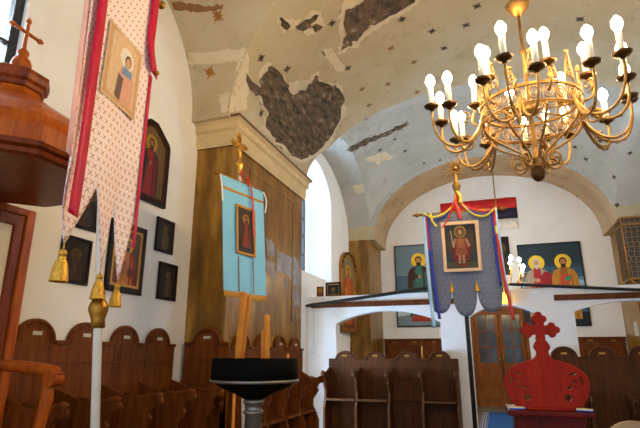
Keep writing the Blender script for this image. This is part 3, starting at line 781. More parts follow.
wainscot('panelled brown bench on the west wall beneath the two apostles', 1.05, 3.25, 1.93)

# ------------------------------------------------------------------ things on the screen wall
def rail(label, x0, x1, z, n):
    o = thing('coat_rail', label, 'coat rack', (x0, SY - .002, z)); L = x1 - x0
    mb = MB(); mb.box((0, -.035, -.055), (L, 0, .055), .008); mb.build('board', 'rail', o)
    for i in range(n):
        x = (i + .5) * L / n; mb = MB(); mb.tube([(x, -.03, 0), (x, -.08, .0), (x, -.11, .02)], [.014, .012, .018], 8); mb.build('peg', 'rail', o)
rail('long dark wooden coat rail with pegs above the first arch of the screen', -3.8, -.5, 2.545, 8)
rail('dark wooden coat rail with pegs above the far arch of the screen', 1.1, 3.6, 2.545, 7)
def longpole(label, a, b, r):
    mb = MB(); a, b = Vector(a), Vector(b); m = [a.lerp(b, t) for t in (0, .02, .98, 1)]
    mb.tube(m, [r * .7, r, r, r * .7], 10); return tag(mb.build('leaning_pole', 'iron', None), label, 'pole')  # dark pole resting aslant against the screen, not hung
longpole('long dark pole slanting up across the screen from the window side', (-3.86, 10.33, 2.53), (-.35, 10.33, 2.9), .036)
longpole('long dark pole slanting down across the screen towards the lattice pulpit', (.3, 10.33, 2.82), (3.8, 10.33, 2.5), .03)
o = thing('light_switch', 'white switch box with its cable on the screen end by the window', 'switch', (-3.74, SY - .001, 1.6))
mb = MB(); mb.box((-.045, -.03, -.07), (.045, 0, .07), .008); mb.build('switch_box', 'switch', o)
mb = MB(); mb.box((-.02, -.036, -.03), (.02, -.03, .03), .003); mb.build('rocker', 'switch', o)
mb = MB(); mb.tube([(0, -.012, .07), (0, -.012, .87)], .008, 6); mb.build('cable', 'switch', o)
o = thing('wall_lamp', 'small lit amber lamp box above the middle arch of the screen', 'lamp', (.24, SY - .001, 2.47))
mb = MB(); mb.box((-.1, -.03, -.01), (.1, 0, .24), .01); mb.build('back_plate', 'brass', o)
mb = MB(); mb.prism([(-.075, 0), (.075, 0), (.075, .14)] + arc(0, .14, .075, 0, PI, 10) + [(-.075, .14)], -.09, -.03); mb.build('lamp_glass', 'lamp', o)
o = MB(); o.box((3.294, 14.35, 1.95), (3.299, 14.75, 2.3)); o = tag(o.build('paper_sign', 'paper'), 'white paper notice stuck on the far brown pier by the wall bench', 'notice')
mb = MB(); mb.lathe([(0, 0), (.012, .001), (.012, .22), (.004, .235), (0, .24)], 8); q = mb.build('taper_candle', 'wax_y', None, (-1.42, 10.41, 1.432)); tag(q, 'thin yellow taper standing on the stall back under the first arch', 'candle')

# ------------------------------------------------------------------ bishop's throne
TX, TY = -3.17, 2.52
def throne():
    o = thing('bishops_throne', "cherry wood canopied throne against the white wall, cross on top", 'throne', (0, 0, 0))
    ro = R(22.5); C = (-3.23, 2.43, 0)
    def oct8(name, prof, mat):
        mb = MB(); mb.lathe(prof, 8, C, rot=ro, smooth=False)
        for v in mb.bm.verts: v.co.x = max(v.co.x, -XW + .02)
        return mb.build(name, mat, o)
    oct8('canopy_eave', [(.0, 2.69), (.66, 2.69), (.70, 2.70), (.71, 2.725), (.69, 2.74), (.72, 2.75), (.73, 2.775), (.70, 2.79)], 'throne_d')
    oct8('canopy_dome', [(.70, 2.79), (.70, 2.90), (.67, 2.99), (.58, 3.08), (.42, 3.18), (.27, 3.27), (.19, 3.33), (.175, 3.37)], 'throne')
    oct8('canopy_cap', [(.175, 3.37), (.19, 3.38), (.195, 3.41), (.215, 3.43), (.225, 3.47), (.225, 3.50), (.2, 3.515), (.0, 3.53)], 'throne_d')
    mb = MB(); mb.lathe([(0, 3.52), (.05, 3.53), (.035, 3.55), (.06, 3.58), (.073, 3.62), (.06, 3.66), (.03, 3.69), (.042, 3.71), (.042, 3.73), (.024, 3.75), (.014, 3.77), (0, 3.77)], 16, C)
    fin = mb.build('finial', 'throne', o)
    mb = MB(); cx, cy = C[0], C[1]
    mb.tube([(cx, cy, 3.75), (cx, cy, 3.99)], .014, 8); mb.tube([(cx, cy - .105, 3.90), (cx, cy + .105, 3.90)], .014, 8)
    for p, d in (((cx, cy, 4.0), (0, 0, 1)), ((cx, cy - .12, 3.9), (0, -1, 0)), ((cx, cy + .12, 3.9), (0, 1, 0))):
        mb.ball(p, .022, 10); mb.ball(Vector(p) + Vector(d) * .022, .012, 8)
    mb.build('cross', 'throne', o)
    # back with framed panel, parallel to the wall
    mb = MB(); mb.box((-3.86, 1.95, .3), (-3.74, 3.165, 2.7), .01); mb.build('back_panel', 'throne', o)
    mb = MB(); mb.box((-3.76, 3.085, .3), (-3.69, 3.165, 2.7), .01); mb.box((-3.76, 1.94, .3), (-3.69, 2.06, 2.7), .01); mb.box((-3.76, 1.95, 2.64), (-3.7, 3.16, 2.7), .01); mb.build('stile', 'throne', o)
    f = flat([(2.1, 1.4), (3.07, 1.4), (3.07, 2.63), (2.1, 2.63)], [[(2.18, 1.48), (3.0, 1.48), (3.0, 2.55), (2.18, 2.55)]], .04, .008).build('panel_frame', 'throne_d', o)
    f.rotation_euler = (0, 0, R(90)); f.location = (-3.73, 0, 0)
    mb = MB(); mb.box((-3.742, 2.17, 1.47), (-3.734, 3.01, 2.56)); plabel(mb.build('panel', 'patch', o), 'pale inset panel')
    mb = MB(); mb.box((-3.86, 1.9, 0), (-2.6, 3.11, .3), .015); mb.build('plinth', 'throne_d', o)
    mb = MB(); mb.box((-3.74, 2.02, .72), (-3.15, 2.98, .8), .02); mb.box((-3.7, 2.05, .3), (-3.18, 2.95, .72)); mb.build('seat', 'throne', o)
    for y in (2.0, 2.985):
        mb = MB()
        path = [(-3.72, y, 1.43), (-3.45, y, 1.42), (-3.2, y, 1.40), (-3.08, y, 1.38), (-3.03, y, 1.34)]
        mb.tube(path, [.04, .045, .045, .05, .045], 10)
        mb.tube([(-3.06, y - .05, 1.335), (-3.06, y + .05, 1.335)], .055, 14)
        mb.tube([(-3.12, y, 1.36), (-3.1, y, 1.2), (-3.14, y, 1.0), (-3.2, y, .8), (-3.18, y, .6), (-3.14, y, .32)], [.04, .045, .04, .035, .045, .05], 10)
        mb.build('armrest', 'throne', o)
    return o
throne()

# ------------------------------------------------------------------ processional banners
def cloth(name, parent, mat, w, h, bottom, wave, y=-.05, z=0, nx=48, ny=22, thick=.004, taper=None):
    """hanging cloth facing -y, top edge at z; bottom(u) = extra length below h"""
    mb = MB(); bmx = mb.bm; uvl = bmx.loops.layers.uv.new('UVMap'); V = []; UV = {}
    for j in range(ny + 1):
        row = []
        for i in range(nx + 1):
            u = i / nx; v = j / ny; zz = -(h + bottom(u)) * v
            xw = (u - .5) * w * (1 if taper is None else taper(v))
            q = bmx.verts.new((xw, y + wave(u, v), z + zz)); UV[q] = (u * w, zz); row.append(q)
        V.append(row)
    for j in range(ny):
        for i in range(nx):
            f = bmx.faces.new((V[j + 1][i], V[j + 1][i + 1], V[j][i + 1], V[j][i])); f.smooth = True
            for l in f.loops: l[uvl].uv = UV[l.vert]
    o = mb.build(name, mat, parent, recalc=False); md = o.modifiers.new('thick', 'SOLIDIFY'); md.thickness = thick; md.offset = 0
    return o
def ribbon(name, parent, mat, pts, w, side=(1, 0, 0), label=None):
    mb = MB(); s_ = Vector(side) * (w / 2); P = [Vector(p) for p in pts]; dense = []
    for i in range(len(P) - 1):
        p0, p1, p2, p3 = P[max(i - 1, 0)], P[i], P[i + 1], P[min(i + 2, len(P) - 1)]
        for k in range(6):
            t = k / 6; dense.append(.5 * ((2 * p1) + (p2 - p0) * t + (2 * p0 - 5 * p1 + 4 * p2 - p3) * t * t + (3 * p1 - p0 - 3 * p2 + p3) * t ** 3))
    dense.append(P[-1]); prev = None
    for p in dense:
        a, b = mb.bm.verts.new(p - s_), mb.bm.verts.new(p + s_)
        if prev: f = mb.bm.faces.new((prev[0], prev[1], b, a)); f.smooth = True
        prev = (a, b)
    o = mb.build(name, mat, parent, recalc=False); md = o.modifiers.new('thick', 'SOLIDIFY'); md.thickness = .003; md.offset = 0
    if label: plabel(o, label)
    return o
def tassel(parent, p, s=1.0):
    mb = MB(); x, y, z = p
    mb.tube([(x, y, z), (x, y, z - .03 * s)], .004 * s, 6)
    mb.ball((x, y, z - .045 * s), .02 * s, 12)
    mb.lathe([(0, -.055 * s), (.014 * s, -.058 * s), (.02 * s, -.066 * s), (.016 * s, -.072 * s), (.026 * s, -.085 * s), (.034 * s, -.12 * s), (.04 * s, -.17 * s), (.042 * s, -.178 * s), (0, -.172 * s)], 18, (x, y, z))
    return mb.build('tassel', 'tassel', parent)

# pink banner, seen from close by at a slant
def pink_banner():
    o = thing('church_banner', 'pink brocade banner with three gold tassels on an ivory pole, before the throne', 'banner', (-1.90, 2.04, 0), R(100))
    lean = Matrix.Rotation(R(0.9), 3, Vector((-math.sin(YAW), math.cos(YAW), 0)))
    o.rotation_euler = (lean @ Matrix.Rotation(R(100), 3, 'Z')).to_euler(); o.location = (-2.027, 1.996, 0.003)
    bpy.context.view_layer.update(); inv = o.matrix_basis.inverted()
    p1, p2 = inv @ at(98.5, 305, Y=2.16), inv @ at(95, 428, Y=2.16); dz = (p1 - p2).normalized(); p0 = p2 - dz * (p2.z / dz.z)
    PM = Matrix.Translation(p0) @ dz.to_track_quat('Z', 'Y').to_matrix().to_4x4()
    mb = MB(); mb.lathe([(0, 0.01), (.13, 0.01), (.13, .03), (.05, .06), (0.03, .09), (0, .09)], 20, M=Matrix.Translation(p0)); mb.build('foot', 'brass', o)
    mb = MB(); mb.lathe([(.0, .05), (.0225, .05), (.0215, 3.95), (0, 3.96)], 16, M=PM); mb.build('pole', 'pole_w', o)
    mb = MB(); mb.lathe([(.023, 1.645), (.036, 1.65), (.034, 1.69), (.04, 1.71), (.05, 1.74), (.05, 1.76), (.037, 1.79), (.032, 1.80), (.034, 1.84), (.023, 1.845)], 20, M=PM); mb.build('collar', 'brass', o)
    hk = PM @ Vector((0, 0, 3.86)); mb = MB(); mb.tube([hk, (0, -.03, 3.86)], .008, 6); mb.build('hook', 'brass', o)
    zt = 3.86; W = .74
    mb = MB(); mb.tube([(-W / 2 - .06, -.03, zt), (W / 2 + .06, -.03, zt)], .016, 10); mb.ball((-W / 2 - .07, -.03, zt), .03); mb.ball((W / 2 + .07, -.03, zt), .03); mb.build('crossbar', 'brass', o)
    tails = ((0, .22, .42, .35), (.42, .64, .72, .42), (.72, .9, 1.0, .45))
    def bottom(u):
        for a_, t_, b_, L_ in tails:
            if a_ <= u <= b_: return L_ * max(0, (u - a_) / (t_ - a_) if u < t_ else (b_ - u) / (b_ - t_)) ** .9
        return 0
    wave = lambda u, v: .034 * math.sin(u * 9 + .6) * max(0, v - .42) - .10 * v * max(0, 1 - u / .3) ** 2
    tp = lambda v: .92 + .1 * v
    c = cloth('cloth', o, 'pink', W, 1.5, bottom, wave, -.06, zt - .01, nx=60, taper=tp)
    z_of = lambda v: zt - .01 - 1.5 * v
    yw = lambda u, v: -.06 + wave(u, v)
    # gold edge lines of the tails
    q = MB(); V2 = []
    for j in range(9):
        v = j / 8 * .98; x0 = -.5 * W * tp(v)
        V2.append([q.bm.verts.new((x0 + .03, yw(0, v) + .012, z_of(v))), q.bm.verts.new((x0 - .015 - .05 * v, yw(0, v) + .03 - .05 * v, z_of(v)))])
    for A, B in zip(V2, V2[1:]): q.bm.faces.new((A[0], A[1], B[1], B[0])).smooth = True
    q = q.build('lining', 'pinkback', o, recalc=False); md = q.modifiers.new('thick', 'SOLIDIFY'); md.thickness = .003
    xw = lambda u, v: (u - .5) * W * tp(v)
    pts = [(xw(.13, v), yw(.13, v) - .012 - .045 * v, z_of(v)) for v in [i / 8 for i in range(9)]] + [(xw(.12, 1.1), yw(.12, 1.06) - .06, z_of(1.15))]
    ribbon('ribbon', o, 'ribbon', pts, .1, (1, .2, 0), 'wide crimson border ribbon')
    pts = [(xw(.93, v), yw(.95, v) - .012, z_of(v)) for v in (0, .15, .26)] + [(xw(.97, .36), yw(1, .38) - .03, z_of(.36)), (xw(1.02, .4), yw(1, .42) - .02, z_of(.395))]
    ribbon('ribbon', o, 'ribbon', pts, .11, (1, .12, 0), 'crimson ribbon looped at the far edge')
    pts = [(xw(1.0, v), yw(1.0, v) - .006, z_of(v)) for v in (.40, .6, .8, 1.0, 1.08, 1.16)]
    ribbon('ribbon', o, 'ribbon', pts, .04, (1, .12, 0), 'narrow crimson ribbon at the far edge')
    mb = MB(); mb.ball((xw(1.02, .38), yw(1, .36) - .04, z_of(.385)), .016); mb.build('button', 'gold', o)
    # embroidered figure panel
    ip = bpy.data.objects.new('embroidered_panel', None)
    w, h = .36, .45
    sh = [(0, 'e2bc90'), ([(.04, .03), (.96, .03), (.96, .97), (.04, .97)], 'd8a878'), ([(.12, .08), (.88, .08), (.88, .92), (.5, .98), (.12, .92)], 'e6c49c')]
    sh += [(ell(.56, .7, .2, .15), 'f4ecdc'), ([(.4, .08), (.82, .1), (.8, .45), (.72, .58), (.5, .58), (.36, .4), (.34, .15)], 'e8a890'), ([(.34, .1), (.48, .08), (.52, .4), (.38, .42)], '6a4a4a'), ([(.45, .45), (.75, .48), (.74, .58), (.48, .57)], '7c9cc8'), (ell(.6, .68, .09, .085), '5a3420'), (ell(.6, .66, .07, .07), 'dca884')]
    p = painting('embroidered_panel', o, w, h, sh, 'paint', 0, .002)
    p.location = (.04, -.072, z_of(.66)); plabel(p, 'embroidered cream panel with a praying figure')
    for k, (uu) in enumerate([t_[1] for t_ in tails]):
        vv = 1 + bottom(uu) / 1.5
        tassel(o, ((uu - .5) * W * tp(1), yw(uu, 1.0), zt - .01 - 1.5 - bottom(uu) * .98), (1.02, .9, .85)[k])
    return o
PB = pink_banner()

# blue banner before the pier
def orth_cross(mb, x, y, z, s):
    t = .017 * s
    mb.tube([(x, y, z), (x, y, z + .3 * s)], t, 8); mb.tube([(x - .1 * s, y, z + .2 * s), (x + .1 * s, y, z + .2 * s)], t, 8)
    for px_, pz in ((-.1, .2), (.1, .2), (0, .3)):
        mb.ball((x + px_ * s, y, z + pz * s), .022 * s, 8)
        for a in (0, PI / 2, PI): mb.ball((x + px_ * s + .02 * s * math.cos(a), y, z + pz * s + .02 * s * math.sin(a)), .012 * s, 6)
    for a in range(8):
        q = PI / 4 * a + .39; mb.tube([(x + .03 * s * math.cos(q), y, z + .2 * s + .03 * s * math.sin(q)), (x + .085 * s * math.cos(q), y, z + .2 * s + .085 * s * math.sin(q))], .008 * s, 5)
def blue_banner():
    o = thing('church_banner', 'pale blue brocade banner with a dark icon panel, gold cross finial, before the pier', 'banner', (-2.32, 4.66, 0), R(77), rx=R(-4.2))
    mb = MB(); mb.lathe([(0, .0), (.11, .0), (.11, .03), (.04, .05), (.022, .08), (0, .08)], 18); mb.build('foot', 'brass', o)
    mb = MB(); mb.lathe([(0, .04), (.02, .04), (.019, 3.5), (0, 3.51)], 14); mb.build('pole', 'pole_w', o)
    mb = MB(); mb.lathe([(0, 3.45), (.025, 3.45), (.03, 3.5), (.024, 3.53), (.045, 3.56), (.045, 3.6), (.02, 3.63), (0, 3.63)], 14); orth_cross(mb, 0, 0, 3.6, 1.15); mb.build('finial', 'gold', o)
    zt = 3.34; W = .7; H = 1.22
    mb = MB(); mb.tube([(-W / 2 - .05, -.03, zt + .01), (W / 2 + .05, -.03, zt + .01)], .014, 10); mb.ball((-W / 2 - .06, -.03, zt + .01), .026); mb.ball((W / 2 + .06, -.03, zt + .01), .026); mb.build('crossbar', 'brass', o)
    bottom = lambda u: .05 * (1 - abs(2 * ((u * 3) % 1) - 1)) ** .4 if 0 < u < 1 else 0
    wave = lambda u, v: .015 * math.sin(u * 11) * v
    cloth('cloth', o, 'blue', W, H, bottom, wave, -.05, zt, taper=lambda v: 1 - .06 * v)
    cloth('gold_fringe', o, 'goldband', W * .94, .06, lambda u: 0, lambda u, v: wave(u, 1), -.054, zt - H - .0, ny=3)
    cloth('gold_braid', o, 'goldband', W, .03, lambda u: 0, lambda u, v: -.003, -.05, zt - .12, ny=2)
    w, h = .27, .5; pz = zt - .3 - h
    p = painting('icon_panel', o, w, h, [(0, '3c352c'), ([(.0, .0), (1, 0), (1, .25), (0, .3)], '2c2a26')] + saint(.5, .74, .065, 1.7, '4a2c22', '7c3424', '8c6a2c', '8a6040', base=.12), 'paint_dark', -.075, .004); p.location.z = pz
    fr = frame(o, w, h, .018, .008, 'goldband', -.076, 'panel_braid'); fr.location.z = pz
    for k in (1 / 3, 2 / 3):
        x = (k - .5) * W; ribbon('braid_strip', o, 'goldband', [(x, -.066, pz - .05), (x, -.068, pz - .22), (x, -.07, zt - H)], .012)
    ribbon('ribbon', o, 'r_red', [(.02, -.03, 3.5), (.06, -.07, 3.4), (.1, -.09, 3.2), (.1, -.095, 2.95), (.11, -.095, 2.72)], .03, label='long red ribbon')
    ribbon('ribbon', o, 'r_red', [(0, -.03, 3.5), (-.04, -.05, 3.42), (.02, -.07, 3.34), (.07, -.06, 3.42), (.02, -.03, 3.5)], .022, label='red bow loop')
    ribbon('ribbon', o, 'r_white', [(-W / 2 - .02, -.05, zt), (-W / 2 - .03, -.08, zt - .15), (-W / 2 - .01, -.07, zt - .3)], .022, label='white cord at the near end')
    ribbon('ribbon', o, 'r_white', [(W / 2 + .01, -.05, zt), (W / 2 + .02, -.08, zt - .12), (W / 2, -.07, zt - .26)], .022, label='white cord at the far end')
blue_banner()

# grey banner in the nave
def grey_banner():
    o = thing('church_banner', 'grey damask banner with archangel panel and coloured ribbons, sunburst finial', 'banner', (-.235, 4.75, 0), R(2))
    mb = MB(); mb.lathe([(0, 0), (.12, 0), (.12, .03), (.04, .05), (.02, .08), (0, .08)], 18); mb.build('foot', 'iron', o)
    mb = MB(); mb.lathe([(0, .04), (.019, .04), (.018, 3.0), (0, 3.01)], 14); mb.build('pole', 'iron', o)
    mb = MB(); zf = 3.25
    mb.lathe([(0, 2.9), (.02, 2.9), (.028, 2.96), (.02, 3.0), (.03, 3.03), (.042, 3.07), (.03, 3.105), (.014, 3.12), (.02, 3.14), (.01, 3.18), (0, 3.2)], 14)
    mb.ball((0, 0, zf), .024, 10)
    for k in range(16):
        a = 2 * PI * k / 16; L = .115 if k % 2 == 0 else .085
        mb.tube([(0.02 * math.cos(a), 0, zf + .02 * math.sin(a)), (L * math.cos(a), 0, zf + L * math.sin(a))], [.008, .004], 5)
    mb.build('finial', 'starbronze', o)
    zt = 2.79; W = .655; H = .73
    mb = MB(); mb.tube([(-W / 2 - .05, -.03, zt + .01), (W / 2 + .05, -.03, zt + .01)], .012, 10)
    for s_ in (-1, 1): mb.ball((s_ * (W / 2 + .06), -.03, zt + .01), .022); mb.ball((s_ * (W / 2 + .09), -.03, zt + .01), .012)
    mb.build('crossbar', 'brass', o)
    def bottom(u):
        k = min(2, int(u * 3)); q = 2 * (u * 3 - k) - 1
        return (.2, .23, .2)[k] * math.sqrt(max(0, 1 - abs(q) ** 2.4))
    wave = lambda u, v: .012 * math.sin(u * 13 + 1) * (v + .2)
    cloth('cloth', o, 'greyc', W, H, bottom, wave, -.06, zt, nx=60)
    for k in (1 / 3, 2 / 3):
        x = (k - .5) * W; tassel(o, (x, -.07, zt - H + .08), .55)
    w, h = .285, .42; pz = zt - .12 - h
    sh = [(0, '26241c'), ([(0, 0), (1, 0), (1, .14), (0, .18)], '4a4a2c'), ([(0, .16), (1, .14), (1, .42), (0, .45)], '2c3834')]
    sh += [([(.42, .7), (.2, .88), (.1, .8), (.06, .5), (.16, .3), (.3, .45)], '4a3624'), ([(.58, .7), (.8, .88), (.9, .8), (.94, .5), (.84, .3), (.7, .45)], '4a3624')]
    sh += [(ell(.5, .82, .19, .13), 'a8802c'), (ell(.5, .82, .16, .11), '6a5426')]
    sh += [([(.3, .66), (.7, .66), (.76, .4), (.74, .12), (.6, .2), (.4, .2), (.26, .12), (.24, .4)], '7a1c14'), ([(.36, .68), (.64, .68), (.66, .45), (.7, .3), (.3, .3), (.34, .45)], '8c4a24'), ([(.4, .66), (.6, .66), (.58, .46), (.42, .46)], 'a06030')]
    sh += [([(.4, .3), (.48, .3), (.47, .08), (.4, .08)], 'a87a54'), ([(.52, .3), (.6, .3), (.6, .08), (.53, .08)], 'a87a54'), ([(.38, .12), (.48, .12), (.48, .05), (.34, .05)], '7c2418'), ([(.52, .12), (.62, .12), (.66, .05), (.52, .05)], '7c2418')]
    sh += [([(.3, .66), (.36, .66), (.3, .45), (.22, .5)], 'a87a54'), ([(.64, .66), (.7, .66), (.8, .5), (.72, .46)], 'a87a54'), ([(.24, .52), (.27, .5), (.22, .86), (.2, .86)], 'b0aa90')]
    sh += [(ell(.5, .83, .075, .07), '3a2414'), (ell(.5, .81, .055, .06), 'b48860')]
    p = painting('icon_panel', o, w, h, sh, 'paint', -.086, .004); p.location.z = pz
    fr = frame(o, w, h, .02, .008, 'iconpatch', -.084, 'panel_border'); fr.location.z = pz
    top = (0, -.04, 2.96)
    def swag(m, sgn, dip, off, lab):
        e = sgn * (W / 2 - .0)
        pts = [(sgn * .01, -.045 - off, 2.97), (sgn * .05, -.06 - off, 2.86 - dip * .2), (sgn * .14, -.08 - off, 2.79 - dip * .7), (sgn * .24, -.08 - off, 2.765 - dip * .6), (e, -.07 - off, zt + .01)]
        ribbon('ribbon', o, m, pts, .019, (0, .0, 1), lab)
    swag('r_yel', -1, .02, .012, 'yellow swag ribbon'); swag('r_blue', -1, .06, .006, 'blue swag ribbon')
    swag('r_yel', 1, .06, .012, 'yellow swag ribbon'); swag('r_blue', 1, .03, .006, 'blue swag ribbon'); swag('r_red', 1, -.01, .002, 'red swag ribbon')
    ribbon('ribbon', o, 'r_red', [(0, -.05, 2.98), (-.02, -.07, 2.88), (.0, -.085, 2.8), (.01, -.09, 2.72)], .036, (1, 0, 0), 'broad red ribbon under the finial')
    ribbon('ribbon', o, 'r_red', [(0, -.052, 2.98), (-.05, -.075, 2.85), (-.1, -.09, 2.72), (-.16, -.09, 2.64)], .016, (1, 0, 0), 'thin red ribbon')
    ribbon('ribbon', o, 'r_yel', [(.0, -.06, 3.0), (.03, -.07, 2.94), (.02, -.075, 2.88)], .026, (1, 0, 0), 'yellow knot ribbon')
    def hang(m, x, L, dx, w_, off, lab):
        ribbon('ribbon', o, m, [(x, -.05 - off, zt + .015), (x + dx * .12, -.085 - off, zt - L * .3), (x + dx * .4, -.085 - off, zt - L * .65), (x + dx, -.08 - off, zt - L)], w_, (1, 0, 0), lab)
    hang('r_sky', -W / 2 + .01, 1.06, .035, .03, .004, 'long pale blue ribbon'); hang('r_blue', -W / 2 + .045, .98, .05, .026, .001, 'long blue ribbon')
    hang('r_red', -W / 2 + .03, .4, .02, .014, .006, 'thin red ribbon'); hang('r_yel', -W / 2 + .07, .13, .05, .02, .007, 'short yellow ribbon')
    hang('r_yel', W / 2 - .01, .78, .03, .026, .004, 'long yellow ribbon'); hang('r_blue', W / 2 - .035, .7, .02, .022, .001, 'blue ribbon')
    hang('r_sky', W / 2 + .005, .8, .035, .018, .006, 'pale ribbon'); hang('r_red', W / 2 - .015, 1.0, .075, .026, .009, 'long red ribbon'); pass
grey_banner()

# ------------------------------------------------------------------ sand candle stand
CX, CY = -1.56, 3.2
o = thing('candle_stand', 'round black sand tray for candles on a pewter column, before the pier', 'candle stand', (CX, CY, 0))
mb = MB(); mb.lathe([(.0, 1.34), (.285, 1.34), (.29, 1.345), (.29, 1.475), (.28, 1.48), (.27, 1.475), (.27, 1.42), (0, 1.42)], 40); mb.build('tray', 'black', o)
mb = MB(); mb.lathe([(0, 1.395), (.268, 1.395), (.268, 1.43), (.15, 1.436), (0, 1.434)], 32); mb.build('sand', 'ochre', o)
mb = MB(); mb.lathe([(.288, 1.325), (.30, 1.328), (.30, 1.342), (.288, 1.345)], 40); mb.build('rim', 'steel', o)
mb = MB(); mb.lathe([(0, 1.22), (.07, 1.22), (.09, 1.235), (.14, 1.258), (.22, 1.29), (.28, 1.33), (0, 1.33)], 36); mb.build('bowl', 'black', o)
mb = MB(); mb.lathe([(0, .1), (.08, .1), (.055, .2), (.055, 1.12), (.066, 1.13), (.066, 1.145), (.058, 1.15), (.058, 1.185), (.068, 1.19), (.068, 1.22), (0, 1.22)], 24); mb.build('column', 'steel', o)
mb = MB(); mb.lathe([(0, 0), (.24, 0), (.24, .04), (.16, .07), (.09, .11), (0, .11)], 28); mb.build('foot', 'steel', o)
def cand(label, base, top, r, mat='wax', sc=1):
    mb = MB(); a, b = Vector(base), Vector(top); d = b - a
    mb.tube([a, a.lerp(b, .02), a.lerp(b, .5), a.lerp(b, .985), b], [r * .98, r, r, r, r * .8], 12)
    mb.tube([b, b + d.normalized() * .012], .003, 5)
    c = tag(mb.build('beeswax_candle', mat), label, 'candle'); return c
def cpt(px, py, Y=CY): return at(px, py, Y=Y)
b_ = lambda px, y: Vector((cpt(px, 365, y).x, y, 1.4375))
def cl(label, px0, px1, pytop, y, r):
    t = cpt(px1, pytop, y); cand(label, b_(px0, y), t, r)
cl('thick leaning amber candle, tallest in the black sand tray', 237, 244, 292, 3.12, .023)
cl('thick leaning amber candle close behind the tallest one in the tray', 241, 249.5, 296, 3.24, .016)
cl('upright thick amber candle in the middle of the black sand tray', 266.5, 267, 315, 3.12, .020)
cl('thin amber taper beside the upright thick candle in the sand tray', 262, 262.5, 331, 3.18, .009)
cl('burnt-down stub of a candle near the rim of the black sand tray', 288, 288, 354, 3.16, .011)
mb = MB(); a = at(234, 400, Y=3.85); mb.tube([(a.x, 3.85, 0), (a.x, 3.85, 1.3)], .013, 8); mb.lathe([(0, 0), (.1, 0), (.1, .02), (.013, .04)], 14, (a.x, 3.85, 0)); tag(mb.build('banner_staff', 'wax'), 'thin orange wooden staff standing behind the candle tray', 'staff')

# ------------------------------------------------------------------ red lectern
def lectern():
    o = thing('lectern', 'red carved wooden lectern with a trefoil cross on its back board', 'lectern', (.27, 3.6, 0), R(2))
    cz = 1.335
    out = []
    right = arc(0, cz, .243, -.80, 0, 10, .2189) + arc(0, cz, .243, 0, PI * .40, 16, .135)[1:]
    bot = [(-right[0][0] + .002, 1.1785)]
    neck = [(.055, 1.474), (.04, 1.487), (.033, 1.502), (.03, 1.52)]
    def cross_outline():
        # trefoil ends built clockwise from lower right
        pts = []
        c0 = (0, 1.735)
        a = .022
        def tre(cx, cz_, ang):
            L = []
            for da in (-1.9, 0, 1.9):
                pass
            for k, da in enumerate((-PI / 2, 0, PI / 2)):
                bx, bz = cx + .026 * math.cos(ang + da), cz_ + .026 * math.sin(ang + da)
                for t in (-1.1, -.7, -.3, .1, .5, .9, 1.2) if k == 0 else (-1.2, -.8, -.4, 0, .4, .8, 1.2) if k == 1 else (-1.2, -.9, -.5, -.1, .3, .7, 1.1):
                    L.append((bx + .0175 * math.cos(ang + da + t * 1.35), bz + .0175 * math.sin(ang + da + t * 1.35)))
            return L
        pts += [(.036, 1.53), (.046, 1.55), (.036, 1.572), (a, 1.59), (a, 1.655 - a)]
        pts += tre(.072, 1.655, 0) + [(a, 1.655 + a)]
        pts += tre(0, 1.725, PI / 2) + [(-a, 1.655 + a)]
        pts += tre(-.072, 1.655, PI) + [(-a, 1.655 - a), (-a, 1.59), (-.036, 1.572), (-.046, 1.55), (-.036, 1.53)]
        return pts
    outl = bot + right + neck + cross_outline() + [(-x, z) for x, z in reversed(neck)] + [(-x, z) for x, z in reversed(right)]
    holes = []
    for s_ in (-1, 1):
        def leaf(cx, cz_, L, w, ang):
            n = 10; P = []
            for i in range(n): t = i / n; P.append((L * (t - .5), w * math.sin(PI * t)))
            for i in range(n): t = 1 - i / n; P.append((L * (t - .5), -w * math.sin(PI * t)))
            c_, q_ = math.cos(ang), math.sin(ang); return [(s_ * (cx + a * c_ - b * q_), cz_ + a * q_ + b * c_) for a, b in P]
        holes += [leaf(.16, 1.385, .07, .013, .25), leaf(.205, 1.345, .07, .014, 1.9), leaf(.165, 1.34, .045, .014, .7), leaf(.135, 1.305, .06, .015, .35), leaf(.118, 1.245, .06, .026, .2), leaf(.17, 1.30, .03, .009, 1)]
    flat(outl, holes, .035, .005).build('back_board', 'red', o)
    mb = MB(); mb.box((-.245, -.11, 1.142), (.245, .34, 1.172), .008); mb.build('top_shelf', 'red_d', o)
    mb = MB(); mb.box((-.13, -.05, 1.172), (.13, -.018, 1.186), .005); mb.build('ledge', 'red', o)
    mb = MB(); mb.box((-.2, 0.0, .08), (.2, .3, 1.142), .01); mb.build('cabinet', 'red_d', o)
    mb = MB(); mb.box((-.16, -.008, .2), (.16, .002, 1.05), .006); mb.build('front_panel', 'red', o)
    mb = MB(); mb.box((-.23, -.02, 0), (.23, .32, .08), .01); mb.build('plinth', 'red_d', o)
lectern()
def booklet(label, x, y, cols, rot):
    o = thing('booklet', label, 'booklet', (x, y, 1.1760), rot)
    mb = MB(); mb.box((-.045, -.03, 0), (.045, .03, .008), .002); mb.build('cover', cols[0], o)
    mb = MB(); mb.box((-.044, -.029, .008), (.044, .029, .014)); mb.build('page_block', 'paper', o)
    mb = MB(); mb.box((-.04, -.02, .0145), (.0, .02, .0165)); mb.box((.005, -.02, .0145), (.035, .0, .0165)); mb.build('picture', cols[1], o)
booklet('small yellow and blue booklet on the lectern shelf nearer the door', .082, 3.54, ('r_blue', 'r_yel'), R(8))
booklet('small yellow and blue booklet on the lectern shelf nearer the stalls', .462, 3.535, ('r_blue', 'r_yel'), R(-12))

